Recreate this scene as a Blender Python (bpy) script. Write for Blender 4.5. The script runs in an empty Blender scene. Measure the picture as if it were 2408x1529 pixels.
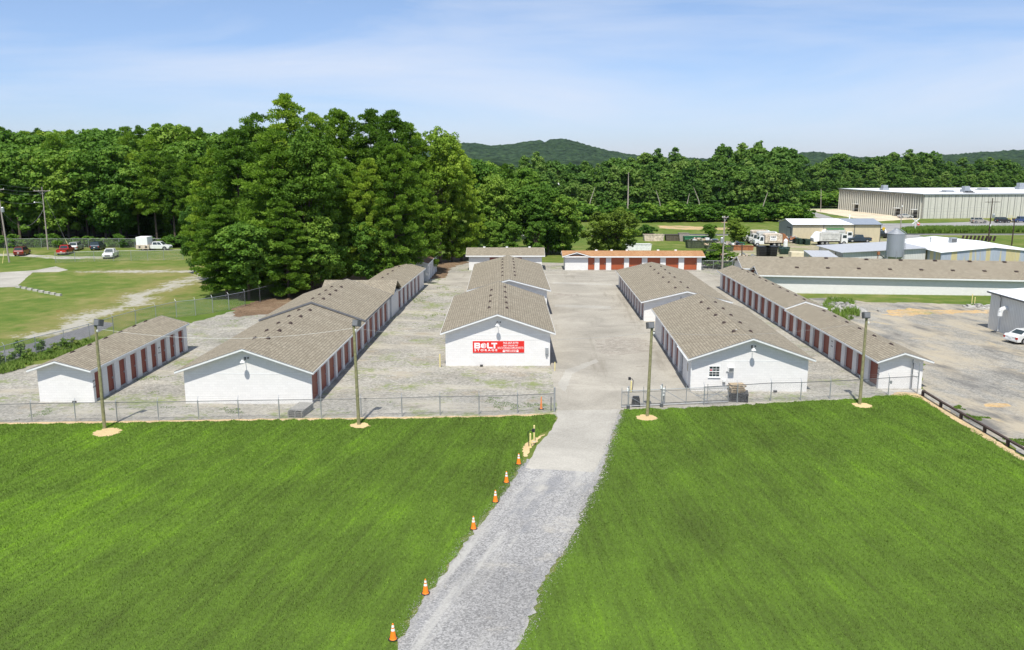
import bpy, math, random
import numpy as np
from mathutils import Vector, Matrix
from mathutils.geometry import tessellate_polygon
R = math.radians
C = bpy.context.scene.collection
sc = bpy.context.scene
rnd = random.Random(7)
# ------------------------------------------------------------------ camera, sky, sun, exposure
HC = 19.0                                    # camera height (m)
PITCH = math.atan(389.5 / 2000.0)
cam_d = bpy.data.cameras.new('camera'); cam = bpy.data.objects.new('camera', cam_d); C.objects.link(cam)
cam.location = (0, 0, HC); cam.rotation_euler = (math.pi/2 - PITCH, 0, 0)
cam_d.sensor_width = 36; cam_d.lens = 36 * 2000.0 / 2408.0
cam_d.clip_start = 0.5; cam_d.clip_end = 20000
sc.camera = cam
SUN_EL = 61.5; SUN_AZ = 9.0                  # sun behind the camera, a little to the left
sd = bpy.data.lights.new('sun', 'SUN'); sd.energy = 5.0; sd.angle = R(0.53); sd.color = (1.0, 0.955, 0.86)
sun = bpy.data.objects.new('sun', sd); C.objects.link(sun)
ldir = Vector((math.sin(R(SUN_AZ))*math.cos(R(SUN_EL)), math.cos(R(SUN_AZ))*math.cos(R(SUN_EL)), -math.sin(R(SUN_EL))))
sun.rotation_euler = ldir.to_track_quat('-Z', 'Y').to_euler(); sun.location = (-10, -40, 80)
w = bpy.data.worlds.new('World'); sc.world = w; w.use_nodes = True
nt = w.node_tree; nt.nodes.clear()
def wn(t, **k):
    n = nt.nodes.new(t)
    for a, b in k.items(): setattr(n, a, b)
    return n
sky = wn('ShaderNodeTexSky', sky_type='NISHITA'); sky.sun_disc = False
sky.sun_elevation = R(SUN_EL); sky.sun_rotation = R(180 + SUN_AZ)
sky.altitude = 0; sky.air_density = 1.0; sky.dust_density = .3; sky.ozone_density = 3.5
bg = wn('ShaderNodeBackground'); bg.inputs[1].default_value = 0.095
wo = wn('ShaderNodeOutputWorld')
tc = wn('ShaderNodeTexCoord'); mp = wn('ShaderNodeMapping'); mp.inputs['Scale'].default_value = (1.2, 1.2, 7.5)
mp.inputs['Rotation'].default_value = (0, R(-13), 0)
nz = wn('ShaderNodeTexNoise'); nz.inputs['Scale'].default_value = 1.5; nz.inputs['Detail'].default_value = 9; nz.inputs['Roughness'].default_value = .56
nz.inputs['Distortion'].default_value = .5
rp = wn('ShaderNodeValToRGB'); rp.color_ramp.elements[0].position = .44; rp.color_ramp.elements[1].position = .76
rp.color_ramp.elements[0].color = (.16, .16, .16, 1); rp.color_ramp.elements[1].color = (.8, .8, .8, 1)
mx = wn('ShaderNodeMix', data_type='RGBA'); mx.inputs[7].default_value = (7.0, 7.6, 8.8, 1)
L = nt.links.new
L(tc.outputs['Generated'], mp.inputs[0]); L(mp.outputs[0], nz.inputs[0]); L(nz.outputs[0], rp.inputs[0])
L(rp.outputs[0], mx.inputs[0]); sep = wn('ShaderNodeSeparateXYZ'); L(tc.outputs['Generated'], sep.inputs[0])
tint = wn('ShaderNodeValToRGB'); te = tint.color_ramp.elements; te.new(.12); te.new(.3)
for e_, (p_, c_) in zip(te, [(0.0, (.88, .97, 1.36)), (.07, (.84, .97, 1.32)), (.22, (.88, 1.01, 1.19)), (.6, (.93, 1.0, 1.07))]): e_.position = p_; e_.color = (*c_, 1)
L(sep.outputs[2], tint.inputs[0])
mul = wn('ShaderNodeMix', data_type='RGBA', blend_type='MULTIPLY'); mul.inputs[0].default_value = 1; L(sky.outputs[0], mul.inputs[6]); L(tint.outputs[0], mul.inputs[7])
L(mul.outputs[2], mx.inputs[6]); L(mx.outputs[2], bg.inputs[0]); L(bg.outputs[0], wo.inputs[0])
sc.view_settings.view_transform = 'Standard'; sc.view_settings.look = 'None'
sc.view_settings.exposure = 0.22; sc.view_settings.gamma = 1.0; sc.view_settings.use_curve_mapping = False
sc.cycles.transparent_max_bounces = 8; sc.cycles.max_bounces = 6

# ------------------------------------------------------------------ survey helpers
def ray(x, y):
    a = (x - 1204.) / 2000.; b = -(y - 764.5) / 2000.
    return Vector((a, math.cos(PITCH) + b*math.sin(PITCH), -math.sin(PITCH) + b*math.cos(PITCH)))
def at(x, y, z=0.0):                          # ground point surveyed from the photograph
    d = ray(x, y); t = (z - HC) / d.z
    return Vector((d.x*t, d.y*t, z))
def hz(x, y, Y):                              # height of a sight line at a known distance
    d = ray(x, y); t = Y / d.y
    return Vector((d.x*t, Y, HC + d.z*t))

# ------------------------------------------------------------------ materials
M = {}
def newmat(name):
    m = bpy.data.materials.new(name); m.use_nodes = True; n = m.node_tree; n.nodes.clear()
    o = n.nodes.new('ShaderNodeOutputMaterial'); p = n.nodes.new('ShaderNodeBsdfPrincipled')
    n.links.new(p.outputs[0], o.inputs[0]); M[name] = m
    return m, n, p
class NB:                                      # small node-building helper
    def __init__(s, n): s.n = n
    def node(s, t, ins=None, **k):
        x = s.n.nodes.new(t)
        for a, b in k.items(): setattr(x, a, b)
        for a, b in (ins or {}).items():
            if hasattr(b, 'is_linked') or b.__class__.__name__.startswith('NodeSocket'): s.n.links.new(b, x.inputs[a])
            else: x.inputs[a].default_value = b
        return x
    def coord(s, kind='pos', scale=(1, 1, 1), rot=(0, 0, 0)):
        if kind == 'pos': v = s.node('ShaderNodeNewGeometry').outputs['Position']
        elif kind == 'obj': v = s.node('ShaderNodeTexCoord').outputs['Object']
        else: v = s.node('ShaderNodeTexCoord').outputs['UV']
        if any(rot): v = s.node('ShaderNodeMapping', {0: v, 'Rotation': rot}).outputs[0]
        return s.node('ShaderNodeMapping', {0: v, 'Scale': scale}).outputs[0]
    def noise(s, v, scale, detail=4, rough=.55, dist=0):
        return s.node('ShaderNodeTexNoise', {0: v, 'Scale': scale, 'Detail': detail, 'Roughness': rough, 'Distortion': dist}).outputs[0]
    def ramp(s, f, stops):
        r = s.node('ShaderNodeValToRGB', {0: f}); e = r.color_ramp.elements
        while len(e) < len(stops): e.new(.5)
        for q, (p_, c) in zip(e, stops):
            q.position = p_; q.color = (c, c, c, 1) if isinstance(c, (int, float)) else (*c, 1)
        return r.outputs[0]
    def mix(s, f, a, b, mode='MIX'):
        def c(v): return (*v, 1) if isinstance(v, tuple) and len(v) == 3 else v
        return s.node('ShaderNodeMix', {0: f, 6: c(a), 7: c(b)}, data_type='RGBA', blend_type=mode).outputs[2]
    def math(s, op, a, b=0.0):
        return s.node('ShaderNodeMath', {0: a, 1: b}, operation=op).outputs[0]
    def bump(s, h, st=.4, d=.02):
        return s.node('ShaderNodeBump', {'Height': h, 'Strength': st, 'Distance': d}).outputs[0]
def simple(name, col, rough=.6, metal=0, var=.15, vs=3.0, bump=0, coat=0, emit=None):
    m, n, p = newmat(name); b = NB(n)
    v = b.coord('obj'); f = b.noise(v, vs, 5)
    lo = tuple(c*(1-var) for c in col); hi = tuple(min(1, c*(1+var)) for c in col)
    n.links.new(b.mix(b.ramp(f, [(.3, 0.), (.7, 1.)]), lo, hi), p.inputs['Base Color'])
    p.inputs['Roughness'].default_value = rough; p.inputs['Metallic'].default_value = metal
    if coat: p.inputs['Coat Weight'].default_value = coat
    if bump: n.links.new(b.bump(b.noise(v, vs*8, 3), bump, .01), p.inputs['Normal'])
    return m
def block_wall(name, col, sx=.4, sy=.2):
    m, n, p = newmat(name); b = NB(n); uv = b.coord('uv')
    br = b.node('ShaderNodeTexBrick', {0: uv, 'Color1': (1, 1, 1, 1), 'Color2': (.94, .94, .94, 1), 'Mortar': (.86, .86, .86, 1), 'Scale': 1.0,
                'Mortar Size': .009, 'Brick Width': sx, 'Row Height': sy, 'Mortar Smooth': .3})
    pos = b.coord('pos'); nz_ = b.noise(pos, .8, 6, .6)
    c = b.mix(1.0, (*col,), br.outputs[0], 'MULTIPLY')
    c = b.mix(b.ramp(nz_, [(.3, 0.), (.85, .10)]), c, (.5, .48, .42))
    # splashed dirt along the bottom course of the wall
    z = b.node('ShaderNodeSeparateXYZ', {0: b.coord('pos')}).outputs[2]
    zz = b.math('ADD', z, b.math('MULTIPLY', b.noise(pos, 1.6, 5), -.5))
    c = b.mix(b.ramp(b.math('ADD', zz, .42), [(.0, .62), (.28, 0.)]), c, (.36, .29, .2))
    n.links.new(c, p.inputs['Base Color']); p.inputs['Roughness'].default_value = .72
    n.links.new(b.bump(br.outputs[1], -.5, .01), p.inputs['Normal'])
    return m
def shingle(name, c1, c2, streak):
    m, n, p = newmat(name); b = NB(n); uv = b.coord('uv')
    br = b.node('ShaderNodeTexBrick', {0: uv, 'Color1': (*c1, 1), 'Color2': (*c2, 1), 'Mortar': (*[x*.45 for x in c1], 1), 'Scale': 1.0,
                'Mortar Size': .03, 'Brick Width': .34, 'Row Height': .24, 'Mortar Smooth': .6, 'Bias': -.1})
    nz1 = b.noise(b.coord('uv', (.5, .12, 1)), 1.0, 6, .65); nz2 = b.noise(b.coord('uv', (7, 5, 1)), 1.0, 3, .7)
    c = b.mix(b.ramp(nz1, [(.35, 0.), (.75, .55)]), br.outputs[0], streak)
    c = b.mix(1.0, c, b.ramp(nz2, [(.25, .66), (.75, 1.3)]), 'MULTIPLY')
    n.links.new(c, p.inputs['Base Color']); p.inputs['Roughness'].default_value = .9
    n.links.new(b.bump(br.outputs[1], -.7, .015), p.inputs['Normal'])
    return m
def ribbed(name, col, pitch=.3, axis=0, metal=.2, rough=.5, dark=.75, stain=None):
    m, n, p = newmat(name); b = NB(n); uv = b.coord('uv')
    s = b.node('ShaderNodeSeparateXYZ', {0: uv}).outputs[axis]
    f = b.math('FRACT', b.math('MULTIPLY', s, 1.0/pitch))
    rr = b.ramp(f, [(.0, dark), (.12, 1.), (.85, 1.), (1., dark)])
    c = b.mix(1.0, (*col,), rr, 'MULTIPLY')
    if stain:
        c = b.mix(b.ramp(b.noise(b.coord('uv', (.55, .03, 1)), 1.3, 2), [(.50, 0.), (.53, 1.)]), c, b.mix(1.0, stain, rr, 'MULTIPLY'))
    c = b.mix(b.ramp(b.noise(b.coord('uv', (2.5, .5, 1)), 1, 5), [(.4, 0.), (.9, .35)]), c, tuple(x*.5 for x in col))
    n.links.new(c, p.inputs['Base Color']); p.inputs['Roughness'].default_value = rough; p.inputs['Metallic'].default_value = metal
    n.links.new(b.bump(rr, .5, .02), p.inputs['Normal'])
    return m
def foliage(name, cols, trans=.18):
    m, n, p = newmat(name); b = NB(n)
    tone = b.node('ShaderNodeAttribute', attribute_name='tone').outputs['Fac']
    oi = b.node('ShaderNodeObjectInfo').outputs['Random']
    f = b.math('ADD', b.math('MULTIPLY', tone, .50), b.math('MULTIPLY', oi, .62))
    c = b.ramp(f, [(i/(len(cols)-1), q) for i, q in enumerate(cols)])
    n.nodes.remove(p); o = [x for x in n.nodes if x.type == 'OUTPUT_MATERIAL'][0]
    d = b.node('ShaderNodeBsdfPrincipled', {'Base Color': c, 'Roughness': .62}); d.inputs['Specular IOR Level'].default_value = .12
    t = b.node('ShaderNodeBsdfTranslucent', {'Color': b.mix(1.0, c, (1.3, 1.5, .6), 'MULTIPLY')})
    mxs = b.node('ShaderNodeMixShader', {0: trans, 1: d.outputs[0], 2: t.outputs[0]})
    n.links.new(mxs.outputs[0], o.inputs[0])
    return m
block_wall('white_block', (.76, .75, .74))
simple('white_trim', (.78, .79, .79), .5, var=.06)
simple('grey_edge', (.16, .165, .18), .6)
shingle('shingle_grey', (.266, .236, .182), (.372, .332, .260), (.185, .155, .115))
shingle('shingle_orange', (.42, .235, .115), (.50, .31, .17), (.28, .12, .055))
shingle('shingle_rusty', (.20, .13, .09), (.27, .18, .13), (.12, .06, .035))
ribbed('red_door', (.25, .052, .032), .16, 1, .0, .5, .55)
ribbed('orange_door', (.40, .095, .035), .16, 1, .0, .5, .6)
ribbed('white_door', (.62, .63, .62), .16, 1, .0, .5, .7)
ribbed('galv_wall', (.72, .72, .71), .3, 0, .15, .45, .6)
ribbed('grey_wall', (.30, .31, .33), .3, 0, .1, .5, .6)
ribbed('tan_wall', (.60, .52, .36), .3, 0, .0, .55, .78)
ribbed('patch_wall', (.42, .47, .55), .25, 0, .1, .5, .7, stain=(.62, .53, .28))
ribbed('tilt_wall', (.58, .57, .51), 2.35, 0, .0, .8, .7)
ribbed('fin_wall', (.40, .39, .35), .9, 0, .0, .8, .3)
ribbed('white_metal', (.86, .87, .88), .6, 0, .0, .45, .93)
ribbed('grey_metal_roof', (.50, .51, .53), .6, 0, .2, .45, .85)
ribbed('blue_metal_roof', (.30, .34, .40), .6, 0, .2, .45, .85)
ribbed('silo_metal', (.36, .39, .43), .11, 1, .35, .42, .72)
simple('concrete', (.42, .40, .37), .85, var=.2, bump=.3)
simple('galv', (.42, .44, .46), .42, .6, .12)
simple('steel_dark', (.12, .125, .13), .5, .3)
simple('black_plastic', (.018, .018, .02), .5)
simple('green_plastic', (.02, .05, .035), .5)
simple('brown_vent', (.05, .03, .024), .6)
simple('pole_wood', (.235, .225, .115), .85, var=.3, vs=6, bump=.5)
simple('grey_wood', (.33, .29, .26), .85, var=.25, vs=6, bump=.5)
simple('dark_wood', (.055, .035, .028), .8, var=.3, vs=5, bump=.4)
simple('pallet_grey', (.30, .29, .27), .85, var=.35, vs=7)
simple('pallet_tan', (.42, .33, .22), .85, var=.3, vs=7)
simple('pallet_dark', (.06, .06, .065), .8, var=.3, vs=7)
simple('yellow_paint', (.72, .62, .27), .6, var=.15, vs=5)
simple('orange_plastic', (.95, .24, .015), .5, var=.06)
simple('cream', (.7, .62, .45), .6)
simple('white_band', (.82, .82, .8), .4, var=.05)
simple('lamp_white', (.75, .76, .75), .35)
simple('glass', (.035, .05, .055), .08, .0, .2)
simple('rubber', (.02, .02, .02), .8)
simple('rim', (.45, .45, .46), .35, .7)
simple('chrome', (.6, .6, .6), .2, .9)
simple('headlight', (.75, .77, .8), .15)
simple('taillight', (.4, .02, .015), .25)
for k, c in dict(red=(.50, .015, .012), white=(.78, .79, .79), silver=(.42, .43, .43), navy=(.025, .045, .075), black=(.018, .019, .022),
                 maroon=(.16, .02, .02), champagne=(.34, .32, .28), blue=(.03, .06, .17), green=(.03, .22, .07)).items():
    simple('paint_'+k, c, .28, .1, .05, 2, 0, .6)
simple('rust_white', (.55, .47, .38), .7, var=.4, vs=2.2)
simple('rust', (.30, .12, .05), .8, var=.4, vs=4)
simple('dumpster_green', (.03, .16, .08), .6, var=.3)
simple('dumpster_olive', (.06, .075, .04), .7, var=.4)
simple('dumpster_brown', (.10, .085, .06), .7, var=.4)
simple('tan_tank', (.66, .56, .22), .5)
simple('sign_red', (.68, .022, .016), .45, var=.05)
simple('sign_white', (.83, .83, .83), .45, var=.03)
simple('ink', (.06, .06, .08), .6)
simple('sign_yellow', (.7, .45, .03), .5)
simple('bark', (.115, .085, .065), .95, var=.4, vs=4, bump=.8)
simple('bark_pale', (.33, .29, .25), .9, var=.3, vs=4, bump=.6)
simple('dark_opening', (.02, .02, .022), .6)
simple('wire', (.32, .32, .33), .5)
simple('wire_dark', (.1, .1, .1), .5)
simple('rock', (.34, .33, .31), .9, var=.35, vs=2, bump=.8)
foliage('pine_green', [(.045, .10, .014), (.10, .19, .022), (.18, .29, .034), (.31, .41, .05)], .3)
foliage('leaf_green', [(.032, .082, .014), (.068, .150, .02), (.12, .225, .03), (.21, .31, .045)], .26)
foliage('far_green', [(.040, .092, .022), (.075, .155, .03), (.12, .215, .04), (.21, .30, .075)], .28)
foliage('weed_green', [(.09, .16, .03), (.13, .22, .04), (.18, .27, .055), (.26, .31, .09)])
foliage('olive_leaf', [(.08, .12, .02), (.14, .21, .03), (.22, .31, .045), (.30, .36, .07)], .3)

def grass_color(b, lawn=True):
    pos = b.coord('pos')
    big = b.noise(b.coord('pos', (1, 1, 1)), .045, 4, .6); mid = b.noise(pos, .35, 5, .6); fine = b.noise(pos, 6.0, 4, .75)
    if lawn:
        # mowing bands, one direction each side of the drive
        sx = b.node('ShaderNodeSeparateXYZ', {0: b.coord('pos')})
        def band(ang, per):
            r_ = b.node('ShaderNodeSeparateXYZ', {0: b.coord('pos', (1, 1, 1), (0, 0, ang))}).outputs[0]
            q = b.math('ADD', r_, b.math('MULTIPLY', b.noise(pos, .12, 2), .7))
            return b.math('MULTIPLY', b.math('SINE', b.math('MULTIPLY', q, 6.283/per)), .5)
        side = b.ramp(b.math('ADD', b.math('MULTIPLY', sx.outputs[0], .2), .5), [(.45, 0.), (.55, 1.)])
        bands = b.mix(side, b.node('ShaderNodeCombineXYZ', {0: band(R(12), 2.2)}).outputs[0], b.node('ShaderNodeCombineXYZ', {0: band(R(-5), 2.9)}).outputs[0])
        bs = b.node('ShaderNodeSeparateXYZ', {0: bands}).outputs[0]
        f = b.math('ADD', b.math('MULTIPLY', b.math('SUBTRACT', mid, .5), .75), b.math('MULTIPLY', bs, .12))
        stk = b.mix(side, b.node('ShaderNodeCombineXYZ', {0: b.noise(b.coord('pos', (3.2, .16, 1), (0, 0, R(12))), 1., 4, .6)}).outputs[0], b.node('ShaderNodeCombineXYZ', {0: b.noise(b.coord('pos', (3.2, .16, 1), (0, 0, R(-5))), 1., 4, .6)}).outputs[0])
        f = b.math('ADD', f, b.math('MULTIPLY', b.math('SUBTRACT', b.node('ShaderNodeSeparateXYZ', {0: stk}).outputs[0], .5), 1.0))
        f = b.math('ADD', f, b.math('MULTIPLY', b.math('SUBTRACT', big, .5), 1.3))
        f = b.math('ADD', f, b.math('MULTIPLY', b.math('SUBTRACT', fine, .5), .9))
        for cx_, cy_, rad_, am in ((-25.5, 40., 7., .34), (-14., 51., 5., .22), (-8., 44., 4., .16), (22., 42., 6., .14), (-30., 56., 5., .1)):
            vx_ = b.math('SUBTRACT', sx.outputs[0], cx_); vy_ = b.math('SUBTRACT', sx.outputs[1], cy_)
            dd = b.math('ADD', b.math('MULTIPLY', vx_, vx_), b.math('MULTIPLY', vy_, vy_))
            f = b.math('ADD', f, b.math('MULTIPLY', b.math('EXPONENT', b.math('MULTIPLY', dd, -1./(rad_*rad_))), am))
        f = b.math('ADD', f, .44)
        c = b.ramp(f, [(.05, (.078, .118, .024)), (.35, (.100, .165, .027)), (.65, (.126, .217, .029)), (.98, (.17, .31, .023))])
        dry = b.ramp(b.noise(pos, 1.1, 6, .7), [(.66, 0.), (.78, .5)])
        c = b.mix(dry, c, (.17, .15, .06))
        return c, fine
    f = b.math('ADD', b.math('MULTIPLY', mid, .6), b.math('MULTIPLY', big, .5))
    f = b.math('ADD', f, b.math('MULTIPLY', b.math('SUBTRACT', fine, .5), .35))
    c = b.ramp(f, [(.3, (.050, .092, .016)), (.48, (.085, .140, .022)), (.6, (.135, .168, .038)), (.74, (.24, .22, .09))])
    return c, fine
m, n, p = newmat('lawn'); b = NB(n); c, fi = grass_color(b); n.links.new(b.mix(1.0, c, (.8, .8, .8), 'MULTIPLY'), p.inputs['Base Color']); p.inputs['Roughness'].default_value = .9
n.links.new(b.bump(fi, .8, .08), p.inputs['Normal'])
m, n, p = newmat('lawn_blade'); b = NB(n); c, fi = grass_color(b)
tn = b.node('ShaderNodeAttribute', attribute_name='tone').outputs['Fac']
c = b.mix(1.0, c, b.ramp(tn, [(0., .72), (1., 1.5)]), 'MULTIPLY')
n.links.new(c, p.inputs['Base Color']); p.inputs['Roughness'].default_value = .7; p.inputs['Specular IOR Level'].default_value = .06
m, n, p = newmat('field'); b = NB(n); c, fi = grass_color(b, False); n.links.new(c, p.inputs['Base Color']); p.inputs['Roughness'].default_value = .95
n.links.new(b.bump(fi, .8, .1), p.inputs['Normal'])
m, n, p = newmat('bank'); b = NB(n); c, fi = grass_color(b, False); pos = b.coord('pos')
sx_ = b.node('ShaderNodeSeparateXYZ', {0: pos}); s1 = b.math('MAXIMUM', b.math('ADD', b.math('ADD', sx_.outputs[0], 51.5), b.math('MULTIPLY', b.math('SUBTRACT', b.noise(pos, .06, 3), .5), 14.)), b.math('SUBTRACT', sx_.outputs[1], 146))
da = b.math('ABSOLUTE', s1); n1 = b.noise(pos, .28, 6, .7); n2 = b.noise(pos, 1.3, 5, .7); n3 = b.noise(pos, 12, 3, .8)
lft = b.math('MULTIPLY', b.math('MAXIMUM', b.math('SUBTRACT', -66, sx_.outputs[0]), 0.), .035)
br_ = b.math('SUBTRACT', b.math('ADD', b.math('SUBTRACT', .95, b.math('MULTIPLY', da, .055)), b.math('MULTIPLY', b.math('SUBTRACT', n1, .5), 1.4)), lft)
c = b.mix(b.ramp(br_, [(.45, 0.), (.85, .7)]), c, b.mix(n2, (.16, .145, .05), (.30, .25, .11)))
gr_ = b.math('SUBTRACT', b.math('ADD', b.math('SUBTRACT', .86, b.math('MULTIPLY', da, .17)), b.math('MULTIPLY', b.math('SUBTRACT', b.math('ADD', b.math('MULTIPLY', n1, .5), b.math('MULTIPLY', n2, .5)), .5), 3.2)), lft)
c = b.mix(b.ramp(gr_, [(.50, 0.), (.80, .85)]), c, b.mix(n3, (.26, .25, .225), (.50, .48, .44)))
n.links.new(c, p.inputs['Base Color']); p.inputs['Roughness'].default_value = .95
def gravelmat(name, c0, c1, weed=.0, dirt=(.3, .22, .13), dirtamt=0., sc1=9., blotch=None, weedcol=(.13, .16, .05), dens=.6):
    m, n, p = newmat(name); b = NB(n); pos = b.coord('pos')
    v = b.node('ShaderNodeTexVoronoi', {0: pos, 'Scale': sc1}); fine = b.noise(pos, sc1*1.7, 3, .8)
    f = b.math('ADD', b.math('MULTIPLY', b.node('ShaderNodeSeparateXYZ', {0: v.outputs['Color']}).outputs[0], .55), b.math('MULTIPLY', fine, .45))
    c = b.ramp(f, [(.1, c0), (.8, c1)])
    big = b.noise(pos, .16, 6, .62, .6)
    c = b.mix(1.0, c, b.ramp(big, [(.3, .78), (.7, 1.16)]), 'MULTIPLY')
    if dirtamt: c = b.mix(b.ramp(b.noise(b.coord('pos', (.7, 1, 1)), .33, 7, .68), [(.56, 0.), (.72, dirtamt)]), c, dirt)
    if blotch:
        for (sx_, sy_, rot, lo, hi, col) in blotch:
            c = b.mix(b.ramp(b.noise(b.coord('pos', (sx_, sy_, 1), (0, 0, rot)), 1., 6, .65), [(lo, 0.), (hi, .85)]), c, col)
    if weed:
        wf = b.math('ADD', b.math('MULTIPLY', b.noise(pos, .22, 4, .6), .55), b.math('MULTIPLY', b.noise(pos, 1.9, 5, .7), .45))
        c = b.mix(b.ramp(wf, [(dens-.04, 0.), (dens+.05, weed)]), c, b.mix(fine, weedcol, tuple(x*1.7 for x in weedcol)))
    n.links.new(c, p.inputs['Base Color']); p.inputs['Roughness'].default_value = .92
    n.links.new(b.bump(f, .7, .03), p.inputs['Normal'])
    return m
gravelmat('gravel_yard', (.18, .172, .152), (.40, .382, .34), .8, (.29, .235, .155), .8, 6.5, blotch=[(.07, .3, .2, .52, .66, (.41, .38, .315)), (.22, .5, -.3, .58, .70, (.20, .185, .16)), (1.4, 1.4, 0, .58, .78, (.42, .40, .36))], dens=.565)
gravelmat('gravel_drive', (.13, .129, .13), (.405, .40, .395), 0, (.46, .43, .37), .75, 15., blotch=[(1.0, .07, .30, .50, .68, (.42, .41, .385)), (.45, .14, .30, .54, .68, (.20, .205, .22)), (.55, .8, .3, .66, .76, (.52, .49, .41))])
gravelmat('gravel_track', (.28, .27, .25), (.48, .46, .43), .9, (.33, .27, .18), .5, 10., weedcol=(.15, .17, .05), dens=.5)
gravelmat('asphalt_yard', (.29, .27, .232), (.385, .36, .312), 0, (.20, .18, .155), .5, 14., blotch=[(.04, .35, .06, .56, .72, (.45, .42, .365)), (.35, .04, .05, .57, .70, (.22, .20, .165)), (.2, .9, .0, .66, .74, (.17, .155, .14))])
gravelmat('asphalt_stain', (.20, .178, .15), (.34, .31, .265), 0, (.15, .135, .11), .6, 9., blotch=[(1.2, 1.2, 0, .48, .6, (.35, .325, .28))])
gravelmat('concrete_drive', (.33, .315, .28), (.42, .40, .36), 0, (.32, .30, .27), .4, 14.)
gravelmat('asphalt_dark', (.10, .10, .105), (.20, .20, .205), 0, (.25, .23, .2), .3, 9.)
gravelmat('verge_soil', (.40, .29, .16), (.58, .45, .27), .5, (.34, .28, .2), .6, 8., dens=.6)
gravelmat('road_asphalt', (.22, .22, .215), (.34, .335, .33), 0, (.3, .28, .25), .4, 6.)
gravelmat('apron', (.52, .44, .32), (.66, .57, .43), 0, (.45, .36, .25), .4, 3.)
gravelmat('dirt_lot', (.15, .148, .138), (.36, .345, .31), .4, (.42, .34, .22), .75, 8.,
          blotch=[(.30, .09, -.2, .44, .62, (.40, .35, .265)), (.36, .12, -.2, .52, .66, (.125, .123, .12)), (.22, .12, -.2, .63, .73, (.50, .39, .21)), (1.1, .5, -.5, .55, .8, (.36, .34, .30))], dens=.68)
gravelmat('straw', (.52, .38, .19), (.68, .52, .29), 0, (.4, .29, .15), .4, 30.)
gravelmat('pine_straw', (.09, .06, .035), (.24, .165, .11), .4, (.3, .24, .16), .5, 6., dens=.62)
gravelmat('orange_soil', (.38, .25, .12), (.56, .40, .21), .7, (.34, .31, .26), .9, 6., blotch=[(.5, .9, 0, .5, .64, (.33, .31, .27))], dens=.56)
gravelmat('ballast', (.33, .31, .30), (.56, .54, .52), 0, (.3, .25, .2), .2, 5.)
gravelmat('yard_mud', (.22, .18, .12), (.38, .33, .24), .7, (.2, .17, .12), .3, 4., dens=.5)
m, n, p = newmat('wooded_hill'); b = NB(n); pos = b.coord('pos')
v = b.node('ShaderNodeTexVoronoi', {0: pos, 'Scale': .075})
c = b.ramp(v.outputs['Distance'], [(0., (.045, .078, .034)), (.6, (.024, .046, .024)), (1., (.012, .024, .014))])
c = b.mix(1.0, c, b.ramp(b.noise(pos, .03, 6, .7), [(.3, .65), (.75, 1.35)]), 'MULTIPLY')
n.links.new(c, p.inputs['Base Color']); p.inputs['Roughness'].default_value = .95
n.links.new(b.bump(v.outputs['Distance'], -1., 6.), p.inputs['Normal'])

for nm_ in ('lawn', 'field', 'bank', 'gravel_yard', 'gravel_drive', 'asphalt_yard', 'concrete_drive', 'dirt_lot', 'shingle_grey', 'shingle_orange', 'shingle_rusty', 'wooded_hill', 'gravel_track', 'straw', 'pine_straw', 'verge_soil', 'orange_soil'):
    for q_ in M[nm_].node_tree.nodes:
        if q_.type == 'BSDF_PRINCIPLED': q_.inputs['Specular IOR Level'].default_value = .12
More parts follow.
